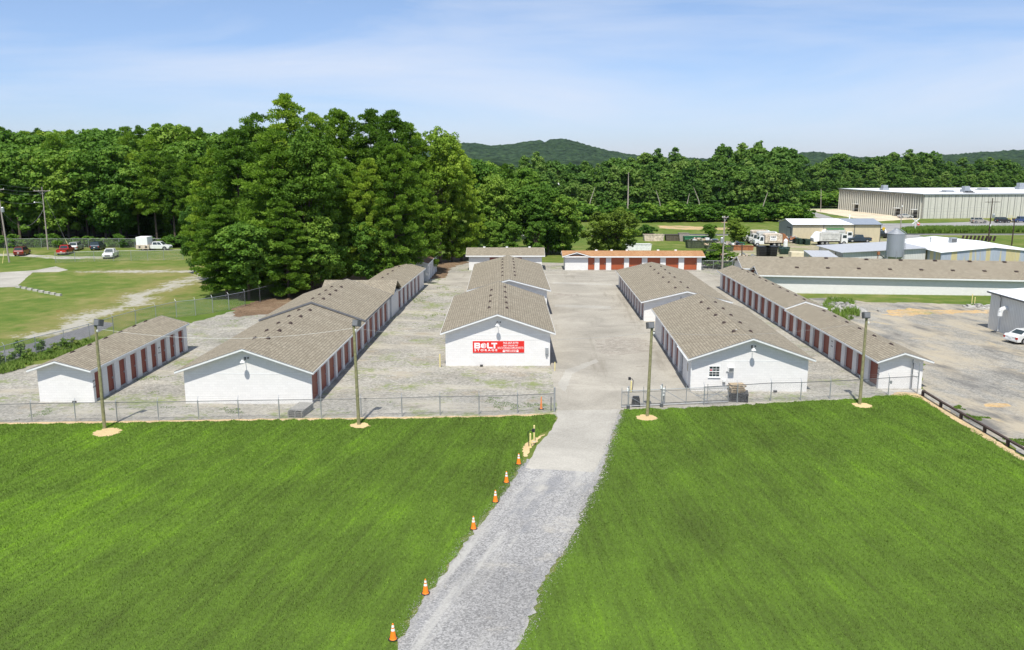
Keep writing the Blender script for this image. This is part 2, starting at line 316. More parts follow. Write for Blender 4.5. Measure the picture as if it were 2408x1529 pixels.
# ------------------------------------------------------------------ mesh building
def link(o, parent=None):
    C.objects.link(o)
    if parent is not None: o.parent = parent
    return o
def tag(o, label=None, cat=None, group=None, kind=None):
    if label: o['label'] = label
    if cat: o['category'] = cat
    if group: o['group'] = group
    if kind: o['kind'] = kind
    return o
def thing(name, label, cat, loc=(0, 0, 0), rz=0, group=None):
    o = bpy.data.objects.new(name, None); C.objects.link(o)
    o.location = loc; o.rotation_euler = (0, 0, rz); o.empty_display_size = .3
    return tag(o, label, cat, group)
class MB:
    def __init__(s): s.v = []; s.f = []; s.m = []; s.mats = []; s.smooth = []
    def mi(s, mat):
        if mat not in s.mats: s.mats.append(mat)
        return s.mats.index(mat)
    def poly(s, pts, mat, sm=False):
        k = len(s.v); s.v += [tuple(p) for p in pts]; s.f.append(tuple(range(k, k+len(pts)))); s.m.append(s.mi(mat)); s.smooth.append(sm)
    def box(s, x0, x1, y0, y1, z0, z1, mat, T=None):
        P = [Vector(q) for q in ((x0,y0,z0),(x1,y0,z0),(x1,y1,z0),(x0,y1,z0),(x0,y0,z1),(x1,y0,z1),(x1,y1,z1),(x0,y1,z1))]
        if T: P = [T @ q for q in P]
        s.hexa(P, mat); return s
    def hexa(s, P, mat):
        for f in ((3,2,1,0),(4,5,6,7),(0,1,5,4),(1,2,6,5),(2,3,7,6),(3,0,4,7)): s.poly([P[i] for i in f], mat)
        return s
    def tube(s, p0, p1, r0, r1=None, mat=None, n=8, caps=True):
        r1 = r0 if r1 is None else r1; p0 = Vector(p0); p1 = Vector(p1); d = (p1-p0)
        if d.length < 1e-6: return s
        d.normalize(); a = d.orthogonal().normalized(); b_ = d.cross(a)
        A = [p0 + (a*math.cos(t)+b_*math.sin(t))*r0 for t in [i*2*math.pi/n for i in range(n)]]
        B = [p1 + (a*math.cos(t)+b_*math.sin(t))*r1 for t in [i*2*math.pi/n for i in range(n)]]
        for i in range(n):
            j = (i+1) % n; s.poly([A[i], A[j], B[j], B[i]], mat, n > 4)
        if caps:
            s.poly(A[::-1], mat); s.poly(B, mat)
        return s
    def path(s, pts, r, mat, n=6):
        for a, b_ in zip(pts[:-1], pts[1:]): s.tube(a, b_, r, r, mat, n)
        return s
    def lathe(s, prof, mat, n=16, c=(0, 0, 0), sm=True):
        for (r0, z0), (r1, z1) in zip(prof[:-1], prof[1:]):
            for i in range(n):
                a0, a1 = 2*math.pi*i/n, 2*math.pi*(i+1)/n
                q = [(c[0]+r*math.cos(a), c[1]+r*math.sin(a), c[2]+z) for r, z, a in ((r0,z0,a0),(r0,z0,a1),(r1,z1,a1),(r1,z1,a0))]
                if r0 < 1e-6: q = [q[0], q[2], q[3]]
                elif r1 < 1e-6: q = q[:3]
                s.poly(q, mat, sm)
        return s
    def prism(s, pts, y0, y1, mat, axis='y'):      # polygon (x,z) extruded along y
        n = len(pts)
        def P(q, y): return (q[0], y, q[1]) if axis == 'y' else ((y, q[0], q[1]) if axis == 'x' else (q[0], q[1], y))
        s.poly([P(q, y0) for q in pts], mat); s.poly([P(q, y1) for q in pts[::-1]], mat)
        for i in range(n):
            j = (i+1) % n; s.poly([P(pts[i], y0), P(pts[i], y1), P(pts[j], y1), P(pts[j], y0)], mat)
        return s
    def build(s, name, parent=None, loc=None):
        me = bpy.data.meshes.new(name); me.from_pydata(s.v, [], s.f)
        for mt in s.mats: me.materials.append(M[mt])
        me.polygons.foreach_set('material_index', s.m); me.polygons.foreach_set('use_smooth', s.smooth)
        uvl = me.uv_layers.new(name='UVMap'); uv = np.zeros(len(me.loops)*2)
        up = Vector((0, 0, 1))
        for p_ in me.polygons:
            nrm = p_.normal
            if abs(nrm.z) > .985: t, q = Vector((1, 0, 0)), Vector((0, 1, 0))
            else:
                t = up.cross(nrm).normalized(); q = nrm.cross(t)
            for li in p_.loop_indices:
                co = me.vertices[me.loops[li].vertex_index].co
                uv[2*li] = co.dot(t); uv[2*li+1] = co.dot(q)
        uvl.data.foreach_set('uv', uv)
        me.update(); o = bpy.data.objects.new(name, me)
        link(o, parent)
        if loc is not None: o.location = loc
        return o
def copy_thing(src, loc=None, rz=None, scale=None, label=None, group=None):
    r_ = src.copy(); C.objects.link(r_)
    if loc is not None: r_.location = loc
    if rz is not None: r_.rotation_euler = (0, 0, rz)
    if scale is not None: r_.scale = scale
    if label: r_['label'] = label
    if group: r_['group'] = group
    for ch in src.children:
        c_ = ch.copy(); C.objects.link(c_); c_.parent = r_
        for g_ in ch.children:
            d_ = g_.copy(); C.objects.link(d_); d_.parent = c_
    return r_

# ------------------------------------------------------------------ ground sheets
def sheet(name, pts, z, mat, jit=.15, step=.6, kind='structure', sid=1):
    pts = [Vector((p_[0], p_[1])) for p_ in pts]; out = []
    rr = random.Random(sid + len(pts))
    for a, b_ in zip(pts, pts[1:]+pts[:1]):
        d = b_-a; n_ = max(1, int(d.length/step)) if jit else 1
        if d.length > 140: n_ = 1
        nn = Vector((-d.y, d.x)).normalized() if d.length else Vector((0, 0))
        for i in range(n_):
            q = a + d*(i/n_)
            if 0 < i or jit: q = q + nn*rr.uniform(-jit, jit)*(rr.random()*1.2+.2)
            out.append(q)
    tri = tessellate_polygon([[Vector((q.x, q.y, 0)) for q in out]])
    me = bpy.data.meshes.new(name)
    fs = []
    for t in tri:
        a, b_, c_ = [out[i] for i in t]
        fs.append(t if (b_-a).cross(c_-a) > 0 else t[::-1])
    me.from_pydata([(q.x, q.y, z) for q in out], [], fs)
    me.materials.append(M[mat]); me.update()
    o = bpy.data.objects.new(name, me); C.objects.link(o); o['kind'] = kind
    return o, [(q.x, q.y) for q in out]
def A(*pts): return [at(x, y).to_2d() for x, y in pts]
sheet('ground', [(-4500, -200), (4500, -200), (4500, 5500), (-4500, 5500)], 0, 'field', 0)
LAWN_L = A((-420, 1000), (0, 998), (300, 994), (600, 989), (900, 985), (1100, 982), (1300, 976), (1309, 982), (1296, 1004), (1262, 1030), (1240, 1042),
           (1233, 1060), (1228, 1090), (1199, 1132), (1152, 1200), (1093, 1268), (1046, 1340), (987, 1416), (932, 1514), (905, 1620)) + [Vector((-9, 22)), Vector((-45, 22))]
LAWN_R = A((1467, 962), (1560, 962), (1700, 955), (1860, 946), (2000, 938), (2085, 930), (2130, 927), (2165, 934), (2200, 960), (2250, 992), (2310, 1024),
           (2370, 1062), (2430, 1095), (2600, 1190)) + [Vector((48, 22)), Vector((1.5, 22))] + A((1200, 1600), (1222, 1517), (1251, 1462), (1277, 1381), (1323, 1309), (1353, 1254), (1383, 1186), (1416, 1119), (1430, 1070), (1446, 1010))
lawn_o, LL = sheet('lawn', LAWN_L, .016, 'lawn', .22, .4, sid=3)
lawn_r, LR = sheet('lawn', LAWN_R, .016, 'lawn', .22, .4, sid=4)
sheet('gravel_yard', A((-500, 1004), (0, 1000), (600, 992), (1100, 986), (1306, 980), (1330, 965), (1460, 966), (1560, 966), (1860, 951), (2090, 936), (2172, 934),
      (2172, 900), (2010, 830), (1820, 740), (1750, 690), (1700, 640), (1660, 622), (1300, 618), (1030, 612), (990, 612), (900, 632), (790, 660), (700, 690), (600, 718), (450, 760),
      (300, 800), (100, 855), (-60, 890), (-500, 930)), .004, 'gravel_yard', .3, .7)
sheet('asphalt_yard', A((1296, 862), (1300, 900), (1312, 965), (1380, 968), (1462, 963), (1560, 960), (1640, 950), (1625, 880), (1690, 760), (1750, 700), (1700, 652), (1655, 640), (1560, 640),
      (1320, 638), (1100, 640), (1040, 642), (1030, 668), (1090, 672), (1090, 690)), .010, 'asphalt_yard', .12, .6)
sheet('pine_straw_bank', A((560, 745), (640, 738), (760, 700), (880, 672), (960, 660), (1045, 655), (1060, 630), (1100, 618), (1100, 600), (1000, 600), (880, 630), (700, 680), (540, 727)), .012, 'pine_straw', .5, .7)
sheet('concrete_drive', A((1308, 966), (1311, 985), (1297, 1012), (1264, 1048), (1247, 1080), (1235, 1102), (1300, 1105), (1396, 1111), (1420, 1068), (1440, 1010), (1460, 963)), .022, 'concrete_drive', .05, .4)
sheet('gravel_drive', A((1240, 1080), (1216, 1112), (1204, 1136), (1157, 1204), (1098, 1271), (1051, 1343), (992, 1420), (937, 1517), (905, 1620)) + [Vector((-8.5, 20)), Vector((1, 20))] +
      A((1195, 1620), (1217, 1517), (1246, 1462), (1272, 1381), (1318, 1309), (1348, 1254), (1378, 1186), (1411, 1119), (1425, 1075), (1441, 1020), (1461, 975), (1450, 975), (1402, 1100)), .019, 'gravel_drive', .14, .35)
sheet('dirt_lot', A((2172, 934), (2215, 958), (2262, 986), (2320, 1020), (2380, 1055), (2440, 1090), (2700, 1220)) + [Vector((110, 40)), Vector((110, 100))] +
      A((2500, 725), (2330, 722), (2250, 716), (2150, 712), (2050, 712), (1960, 700), (1900, 702), (1990, 750), (2170, 850)), .013, 'dirt_lot', .35, .7)
sheet('orange_soil_patch', A((2085, 731), (2130, 726), (2210, 729), (2290, 731), (2330, 731), (2325, 736), (2290, 737), (2200, 739), (2120, 744), (2078, 741)), .017, 'orange_soil', .5, .5)
sheet('orange_soil_patch', A((2312, 951), (2330, 947), (2370, 950), (2378, 956), (2350, 959), (2318, 957)), .017, 'orange_soil', .1, .3)
sheet('orange_soil_patch', A((2092, 930), (2110, 922), (2150, 924), (2180, 936), (2240, 972), (2300, 1008), (2420, 1085), (2400, 1082), (2290, 1017), (2230, 980), (2165, 938), (2130, 930)), .021, 'verge_soil', .12, .3, sid=9)
sheet('concrete_slab', A((2072, 917), (2168, 917), (2176, 927), (2120, 925), (2092, 931)), .018, 'concrete', .03, .5)
sheet('asphalt_path', A((-300, 925), (-40, 868), (100, 826), (200, 795), (262, 768), (268, 760), (240, 757), (180, 775), (80, 806), (-60, 842), (-300, 890)), .008, 'asphalt_dark', .08, .6)
sheet('bank', [(-100, 90), (-44.5, 90), (-44.5, 157), (-100, 157)], .0045, 'bank', 0)
sheet('gravel_path', A((-100, 594), (60, 598), (140, 603), (260, 603), (262, 608), (140, 610), (40, 603), (-100, 602)), .006, 'gravel_track', .5, 1.2, sid=5)
sheet('concrete_lot', A((-400, 645), (0, 641), (80, 636), (131, 627), (161, 635), (138, 639.7), (77, 641), (55, 660), (38, 675), (-400, 690)), .010, 'concrete_drive', .08, .7)
for k, pl in enumerate([[(1400, 800), (1440, 792), (1500, 795), (1545, 806), (1535, 826), (1490, 832), (1440, 838), (1404, 828)], [(1452, 668), (1500, 664), (1518, 676), (1470, 684)], [(1458, 700), (1490, 694), (1512, 706), (1478, 716)],
      [(1495, 861), (1515, 860), (1517, 863), (1497, 864)], [(1503, 868), (1512, 868), (1512, 870)], [(1770, 932), (1786, 930), (1790, 934), (1774, 937)], [(1300, 690), (1360, 692), (1362, 698), (1302, 696)]]):
    sheet('oil_stain', A(*pl), .0125+.0004*k, 'asphalt_stain', .12, .35, sid=50+k)
for k, pl in enumerate([[(1304, 716), (1436, 720), (1437, 727), (1304, 722)], [(1312, 905), (1330, 870), (1400, 845), (1408, 850), (1345, 880), (1330, 925)], [(1300, 664), (1440, 668), (1440, 671), (1300, 667)]]):
    sheet('pale_paving', A(*pl), .0118+.0003*k, 'concrete_drive', .10, .4, sid=60+k)
# far side: railway, field scars, roads, apron
sheet('railway_ballast', [(-200, 214), (0, 216), (300, 221), (300, 224.5), (0, 219.5), (-200, 217.5)], .006, 'ballast', .15, 1.2)
sheet('orange_soil_patch', A((1545, 531), (1600, 531), (1680, 535), (1755, 537), (1700, 541), (1600, 540), (1550, 537)), .004, 'orange_soil', .8, 1.2, sid=6)
sheet('orange_soil_patch', A((1692, 520), (1725, 520), (1722, 524), (1694, 524)), .004, 'orange_soil', .8, 1.2, sid=7)
sheet('scrap_yard_ground', A((1690, 600), (1740, 578), (1850, 570), (1990, 560), (2080, 560), (2130, 560), (2140, 620), (1900, 620), (1720, 622)), .005, 'yard_mud', .6, 1.)
sheet('road', A((1856, 488), (1880, 488), (1962, 513), (2062, 526), (2190, 525), (2420, 518), (2900, 515), (2900, 540), (2420, 539), (2120, 540), (2180, 560), (2100, 566), (2050, 540), (1960, 521), (1856, 496)), .008, 'road_asphalt', .2, 1.5)
sheet('concrete_apron', A((1894, 493), (1975, 492), (2165, 515), (2108, 518), (2054, 521), (1911, 496)), .005, 'apron', .3, 1.5)
for k, (x, y, rr_) in enumerate([(252, 1017, .95), (846, 1001, .68), (1521, 983, .78), (2027, 954, .72)]):
    c0 = at(x, y); sheet('straw_patch', [(c0.x+rr_*math.cos(t), c0.y+rr_*math.sin(t)) for t in [i*math.pi/8 for i in range(16)]], .024, 'straw', .15, .12, sid=20+k)
sheet('straw_patch', A((1229, 1060), (1232, 1046), (1252, 1035), (1268, 1026), (1280, 1022), (1262, 1040), (1247, 1056), (1240, 1075), (1232, 1075)), .0235, 'straw', .08, .2, sid=31)
# bare earth lip between the yard and the lawn
sheet('earth_verge', A((-420, 1001), (0, 999), (300, 995.5), (600, 990.5), (900, 986), (1100, 983.5), (1300, 977.5), (1312, 984), (1300, 973), (1100, 979), (900, 981.5), (600, 985.5), (300, 990), (0, 994), (-420, 996)), .0145, 'verge_soil', .12, .4, sid=33)

# lawn blades: short grass, uncountable
def inside(px, py, poly):
    x = np.array([q[0] for q in poly]); y = np.array([q[1] for q in poly]); res = np.zeros(len(px), bool)
    j = len(poly)-1
    for i in range(len(poly)):
        cnd = ((y[i] > py) != (y[j] > py))
        xi = (x[j]-x[i])*(py-y[i])/((y[j]-y[i]) or 1e-9)+x[i]
        res ^= cnd & (px < xi); j = i
    return res
def quads_obj(name, V, tone, mat, nper, parent=None, smooth=False):
    me = bpy.data.meshes.new(name); nf = len(V)//nper
    me.vertices.add(len(V)); me.vertices.foreach_set('co', V.astype(np.float32).ravel())
    me.loops.add(len(V)); me.loops.foreach_set('vertex_index', np.arange(len(V), dtype=np.int32))
    me.polygons.add(nf); me.polygons.foreach_set('loop_start', np.arange(0, len(V), nper, dtype=np.int32))
    me.polygons.foreach_set('loop_total', np.full(nf, nper, dtype=np.int32))
    at_ = me.attributes.new('tone', 'FLOAT', 'FACE'); at_.data.foreach_set('value', tone.astype(np.float32))
    me.materials.append(M[mat]); me.update(calc_edges=True)
    o = bpy.data.objects.new(name, me); link(o, parent); return o
rng = np.random.default_rng(11)
BARE = [(at(x, y).x, at(x, y).y, r_) for x, y, r_ in ((252, 1017, .95), (846, 1001, .7), (1521, 983, .8), (2027, 954, .75), (1245, 1050, .6), (1238, 1060, .5), (1255, 1036, .5))]
def blades(poly, n_, ymin=27., hmul=1.0):
    xs = [q[0] for q in poly]; ys = [q[1] for q in poly]
    px = rng.uniform(max(min(xs), -42), min(max(xs), 45), n_); py = rng.uniform(ymin, max(ys), n_)
    keep = inside(px, py, poly) & (np.abs(px) < py*.66+3)
    for qx, qy, qr in BARE: keep &= ((px-qx)**2+(py-qy)**2) > qr*qr
    px, py = px[keep], py[keep]; k = len(px)
    a = rng.uniform(0, 2*np.pi, k); h = rng.uniform(.035, .095, k)*hmul; wd = rng.uniform(.010, .024, k)*(py/40)
    ln = rng.uniform(0, .06, k); b_ = rng.uniform(0, 2*np.pi, k)
    V = np.zeros((k, 3, 3)); V[:, 0, 0] = px-np.cos(a)*wd; V[:, 0, 1] = py-np.sin(a)*wd; V[:, 1, 0] = px+np.cos(a)*wd; V[:, 1, 1] = py+np.sin(a)*wd
    V[:, 0:2, 2] = .016; V[:, 2, 0] = px+np.cos(b_)*ln; V[:, 2, 1] = py+np.sin(b_)*ln; V[:, 2, 2] = .016+h
    return V.reshape(-1, 3), rng.uniform(0, 1, k)
V1, t1 = blades(LL, 420000); V2, t2 = blades(LR, 420000)
go = quads_obj('lawn_grass', np.vstack([V1, V2]), np.concatenate([t1, t2]), 'lawn_blade', 3)
tag(go, 'short mown green grass covering the lawns either side of the drive', 'grass', kind='stuff')

def stones(name, label, lines, n_, spread, mat='rock', big=1.):
    V = []; 
    for (a, b_) in lines:
        a = Vector(a); b_ = Vector(b_); k = int(n_*(b_-a).length)
        for i in range(k):
            q = a.lerp(b_, rnd.random()); q = q+Vector((rnd.gauss(0, spread), rnd.gauss(0, spread), 0)); s_ = rnd.uniform(.012, .035)*big; z_ = .03
            P_ = [Vector((q.x+rnd.uniform(-1, 1)*s_, q.y+rnd.uniform(-1, 1)*s_, z_+rnd.uniform(-.3, 1)*s_)) for _ in range(4)]
            for f_ in ((0, 1, 2), (0, 2, 3), (0, 3, 1), (1, 3, 2)): V += [tuple(P_[t]) for t in f_]
    V = np.array(V); o = quads_obj(name, V, np.zeros(len(V)//3), mat, 3); return tag(o, label, 'stones', kind='stuff')
EL = A((1235, 1085), (1204, 1136), (1157, 1204), (1098, 1271), (1051, 1343), (992, 1420), (937, 1517)); ER = A((1461, 965), (1441, 1020), (1425, 1075), (1411, 1119), (1378, 1186), (1348, 1254), (1318, 1309), (1272, 1381), (1246, 1462), (1217, 1517))
stones('loose_stones', 'loose pale stones spilling over the edges of the gravel drive', [(Vector((*a, 0)), Vector((*b_, 0))) for E_ in (EL, ER) for a, b_ in zip(E_[:-1], E_[1:])], 150, .22)
stones('edge_stones', 'pale broken stone along the right edge of the concrete drive', [(Vector((*a, 0)), Vector((*b_, 0))) for a, b_ in zip(ER[:6], ER[1:7])], 60, .18, 'concrete', 1.6)
# ------------------------------------------------------------------ trees
def leaves(centers, radii, tones, nleaf, size, rs, flat=.6, up=.25, aspect=1.0, needle=False):
    """leaf faces spread through ellipsoidal clumps"""
    cs = np.repeat(np.array(centers), nleaf, axis=0); rad = np.repeat(np.array(radii), nleaf, axis=0); tn = np.repeat(np.array(tones), nleaf)
    k = len(cs); d = rs.normal(size=(k, 3)); d[:, 2] += up; d /= np.linalg.norm(d, axis=1)[:, None]
    rr = rs.uniform(.45, 1.05, k)**.7
    p_ = cs + d*rad*rr[:, None]*np.array([1, 1, flat])
    nrm = d*1.0 + rs.normal(size=(k, 3))*.55; nrm[:, 2] += .25; nrm /= np.linalg.norm(nrm, axis=1)[:, None]
    t = np.cross(nrm, rs.normal(size=(k, 3))); t /= np.linalg.norm(t, axis=1)[:, None]; q = np.cross(nrm, t)
    s = (size*rs.uniform(.6, 1.3, k))[:, None]
    if needle:
        t = d*.9 + rs.normal(size=(k, 3))*.45; t[:, 2] += .35; t /= np.linalg.norm(t, axis=1)[:, None]; q = np.cross(t, rs.normal(size=(k, 3))); q /= np.linalg.norm(q, axis=1)[:, None]; s = (size*rs.uniform(.7, 1.4, k))[:, None]; aspect = .30
    V = np.stack([p_-t*s*.5-q*s*.5*aspect, p_+t*s*.5-q*s*.35*aspect, p_+t*s*.35+q*s*.5*aspect, p_-t*s*.5+q*s*.4*aspect], axis=1)
    return V.reshape(-1, 3), np.clip(tn + rs.normal(size=k)*.10, 0, 1)
def pine(seed, h=25., rad=5.5, base=.12, nleaf=60, size=.30, levels=24, top_round=.5, mat='pine_green', csize=1.0, gap=.0, needle=False):
    rs = np.random.default_rng(seed); cs = []; rd = []; tn = []; tb = MB()
    lean = rs.normal(size=2)*.25
    def trunk_at(t): return Vector((lean[0]*t*t, lean[1]*t*t, h*t))
    for i in range(6): tb.tube(trunk_at(i/6*.94), trunk_at((i+1)/6*.94), .30*(1-i/6*.85)*h/25, .30*(1-(i+1)/6*.85)*h/25, 'bark', 7, False)
    for lv in range(levels):
        t = base + (1-base)*(lv+.5)/levels
        u = (t-base)/(1-base)
        Rz = rad*(min(1, .62+u*1.6))*(1-u**(1.5/top_round))**.62
        nb = int(max(3, 4.5+Rz*.8)); a0 = rs.uniform(0, 6.28)
        for k in range(nb):
            if rs.random() < gap: continue
            a = a0+k*6.283/nb+rs.normal()*.25; ln = Rz*rs.uniform(.62, 1.12); zz = rs.normal()*.35
            tilt = .12+.5*u; o_ = trunk_at(t); e = o_+Vector((math.cos(a)*ln, math.sin(a)*ln, ln*tilt*.5+zz-.2))
            if ln > 1.2: tb.tube(o_, e, .07*(1-u*.6), .02, 'bark', 4, False)
            bt = rs.uniform(.15, .75)
            for fr in ((1.0,) if ln < 1.6 else ((.55, 1.0) if ln < 3.6 else (.45, .74, 1.0))):
                q = o_.lerp(e, fr)+Vector(rs.normal(size=3))*.22; r_ = csize*rs.uniform(.7, 1.15)*(1.0 if fr > .5 else .8)
                cs.append((q.x, q.y, q.z+.1)); rd.append((r_, r_, r_)); tn.append(np.clip(bt+rs.normal()*.10, 0, 1))
    q = trunk_at(.99); cs.append((q.x, q.y, q.z)); rd.append((.7, .7, 1.0)); tn.append(.6)
    V, t_ = leaves(cs, rd, tn, nleaf, size, rs, .58, .4, needle=needle)
    return V, t_, tb
def broad(seed, h=18., rad=5., base=.2, nleaf=55, size=.36, nl=16, mat='leaf_green', csize=1.15, per=13, squash=1.0):
    rs = np.random.default_rng(seed); cs = []; rd = []; tn = []; tb = MB()
    tb.tube((0, 0, 0), (0, 0, h*.42), .026*h*.5, .018*h*.5, 'bark', 7, False)
    zc = h*(base+1)/2; hh = h*(1-base)/2
    for i in range(nl):
        d = rs.normal(size=3); d[2] += .15; d /= np.linalg.norm(d)
        rr = rs.uniform(.35, .72); lc = np.array([d[0]*rad*rr, d[1]*rad*rr, zc+d[2]*hh*.72*squash]); lr = rad*rs.uniform(.34, .5); lt = rs.uniform(.15, .75)
        tb.tube((0, 0, h*rs.uniform(.2, .42)), lc, .12, .03, 'bark', 4, False)
        for k in range(per):
            e = rs.normal(size=3); e[2] += .35; e /= np.linalg.norm(e); c_ = lc+e*lr*np.array([1, 1, .8])*rs.uniform(.65, 1.1)
            c_[2] = max(c_[2], .6)
            r_ = csize*rs.uniform(.6, 1.1); cs.append(c_); rd.append((r_, r_, r_*.8)); tn.append(np.clip(lt+rs.normal()*.12, 0, 1))
    V, t_ = leaves(cs, rd, tn, nleaf, size, rs, .85, .25)
    return V, t_, tb
PROTO = {}
def make_proto(key, name, gen, mat):
    V, t_, tb = gen
    top = V[:, 2].max(); PROTO[key] = (name, V, t_, tb, mat, top, None)
def tree_first(key, loc, rz, scale, label, cat, group):
    name, V, t_, tb, mat, top, _ = PROTO[key]
    r_ = thing(name, label, cat, loc, rz, group); r_.scale = scale
    quads_obj('crown', V, t_, mat, 4, r_); tb.build('trunk', r_)
    PROTO[key] = (name, V, t_, tb, mat, top, r_); return r_
def plant(key, X, Y, ztop, wid=1.0, label='', cat='tree', group=None, rz=None, z0=0.):
    s = (ztop-z0)/PROTO[key][5]; rz = rnd.uniform(0, 6.28) if rz is None else rz
    sc_ = (s*wid, s*wid, s); loc = (X, Y, z0)
    if PROTO[key][6] is None: return tree_first(key, loc, rz, sc_, label, cat, group)
    r_ = copy_thing(PROTO[key][6], loc, rz, sc_, label)
    if group: r_['group'] = group
    elif 'group' in r_: del r_['group']
    return r_
for k in range(7): make_proto('pine%d' % k, 'pine_tree', pine(100+k, 25, 5.7+.4*(k % 3), .04+.05*(k % 2), 150, .40, 20+k, [.75, 1.0, 1.5, .8, 1.3, 2.2, .6][k], csize=.92+.07*(k % 3), gap=.07*(k % 3)+.04, needle=True), 'pine_green')
for k in range(3): make_proto('tallpine%d' % k, 'pine_tree', pine(200+k, 25, 4.8, .34, 110, .46, 15, 1.2, csize=1.05, gap=.14, needle=True), 'pine_green')
for k in range(4): make_proto('broad%d' % k, 'broadleaf_tree', broad(300+k, 18, 5.2, .08, 70, .34, 20), 'leaf_green')
for k in range(3): make_proto('dome%d' % k, 'pine_tree', broad(360+k, 25, 6.2, .30-.1*k, 75, .26, 30, per=14, csize=1.0), 'pine_green')
make_proto('oak', 'broadleaf_tree', broad(340, 12, 5.6, .05, 60, .30, 26, per=12, csize=.95), 'olive_leaf')
for k in range(4): make_proto('fb%d' % k, 'broadleaf_tree', broad(400+k, 18, 5.0, .05, 26, .62, 15, per=11), 'far_green')
for k in range(3): make_proto('fp%d' % k, 'pine_tree', pine(430+k, 20, 4.6, .1, 34, .50, 14, [.9, .6, 1.5][k], csize=1.1, gap=.12), 'far_green')
for k in range(3): make_proto('bush%d' % k, 'bush', broad(500+k, 3.0, 2.1, .0, 45, .22, 9, csize=.55, per=9), 'leaf_green')
make_proto('shrub', 'shrub', broad(540, 2.2, 1.2, .0, 26, .15, 8, csize=.42, per=7), 'weed_green')
make_proto('sapling', 'pine_tree', pine(520, 6, 2.0, .02, 60, .17, 12, .7, csize=.5), 'pine_green')

def tpx(px, Y, ytop):                               # X and top height of a tree seen at px with its top at ytop
    q = hz(px, ytop, Y); return q.x, q.z
front = [ # px, Y, ytop, kind, width, label
 (490, 133, 345, 'pine0', 1.0, 'big pine at the left end of the grove beside the gravel patch'),
 (548, 128, 300, 'pine1', 1.1, 'pale green layered pine near the left front of the grove'),
 (632, 122, 300, 'pine2', 1.2, 'tallest front pine of the grove, right above the left fence corner'),
 (716, 123, 300, 'dome1', 1.0, 'broad front pine just right of the fence corner under the grove'),
 (790, 130, 345, 'pine4', 1.0, 'drooping pine above the brown shingle shed with the grey step'),
 (598, 150, 262, 'pine2', 1.05, 'tall pine in the grove, left of the round topped one'),
 (664, 152, 215, 'pine5', 1.12, 'round topped pine rising highest above the whole grove'),
 (742, 150, 262, 'pine2', 1.1, 'pine directly right of the round topped tallest one'),
 (800, 156, 253, 'pine6', .9, 'dark pine with spiky top at the middle of the grove skyline'),
 (866, 155, 252, 'pine5', 1.15, 'thick pine on the grove skyline right of the spiky topped one'),
 (922, 148, 254, 'pine4', 1.1, 'bright green pine at the right hump of the grove skyline'),
 (968, 156, 285, 'pine0', .95, 'pine stepping down right of the skyline hump'),
 (1030, 158, 296, 'dome1', .9, 'last high pine before the skyline drops to the hill'),
 (1082, 162, 345, 'pine1', .85, 'lower pine at the right shoulder of the grove against the hill'),
 (925, 131, 335, 'pine6', 1.0, 'cone shaped evergreen standing above the middle left storage row'),
 (858, 130, 370, 'pine1', .85, 'pine behind the narrow left storage building with dark vents'),
 (995, 142, 400, 'pine3', .8, 'pine behind the farthest rusty roofed shed'),
 (1060, 160, 400, 'pine0', .75, 'pine overhanging the shaded end of the yard'),
 (520, 118, 480, 'pine3', 1.45, 'low spreading pine touching the grass at the grove front left'),
 (575, 116, 520, 'broad0', 1.35, 'dark leafy undergrowth tree at the fence corner'),
 (668, 118, 470, 'pine4', 1.35, 'pine with boughs hanging low over the fence'),
 (748, 122, 490, 'broad1', 1.1, 'leafy tree filling the gap under the tall pines'),
 (845, 128, 520, 'broad2', 1.1, 'bright leafy tree beside the narrow left storage row'),
 (905, 129, 500, 'sapling', .75, 'vine draped thin tree behind the storage row'),
 (446, 143, 480, 'broad3', .7, 'leafy tree leaning out at the far left side of the grove'),
]
for px, Y, yt, kd, wd, lb in front:
    X, z = tpx(px, Y, yt); plant(kd, X, Y, z, wd, lb)
back = [(1120, 176, 395, 'broad0'), (1165, 172, 425, 'broad1'), (1208, 180, 440, 'broad2'), (1250, 176, 455, 'broad3'), (1290, 172, 450, 'broad1'), (1325, 171, 478, 'broad0'),
        (1140, 195, 400, 'broad3'), (1190, 200, 405, 'pine0'), (1240, 205, 415, 'broad2'), (1300, 176, 500, 'bush0'), (1260, 168, 520, 'broad2'), (1205, 168, 520, 'broad3'), (1155, 166, 520, 'broad0'), (1105, 165, 520, 'broad1')]
bl = ['light green tree where the grove ends', 'tree just right of the grove edge', 'rounded tree above the left corner of the back shed', 'tree above the middle of the back shed', 'tree with pale crown above the right part of the back shed',
      'dark tree between the back shed and the orange roof', 'tree peeping out behind the grove edge', 'evergreen behind the back shed trees', 'broad tree at the rear of the group behind the back shed',
      'low shrub by the gap right of the back shed', 'low leafy tree right behind the back shed roof, right half', 'low leafy tree right behind the back shed roof, centre', 'low leafy tree right behind the back shed roof, left half', 'shadowed low tree at the yard end behind the straw']
for (px, Y, yt, kd), lb in zip(back, bl):
    X, z = tpx(px, Y, yt-(22 if yt < 480 else 0)); plant(kd, X, Y, z, 1.0, lb)
X, z = tpx(1437, 164, 486); plant('oak', X, 164, z, 1.3, 'olive green spreading tree behind the orange roofed building')
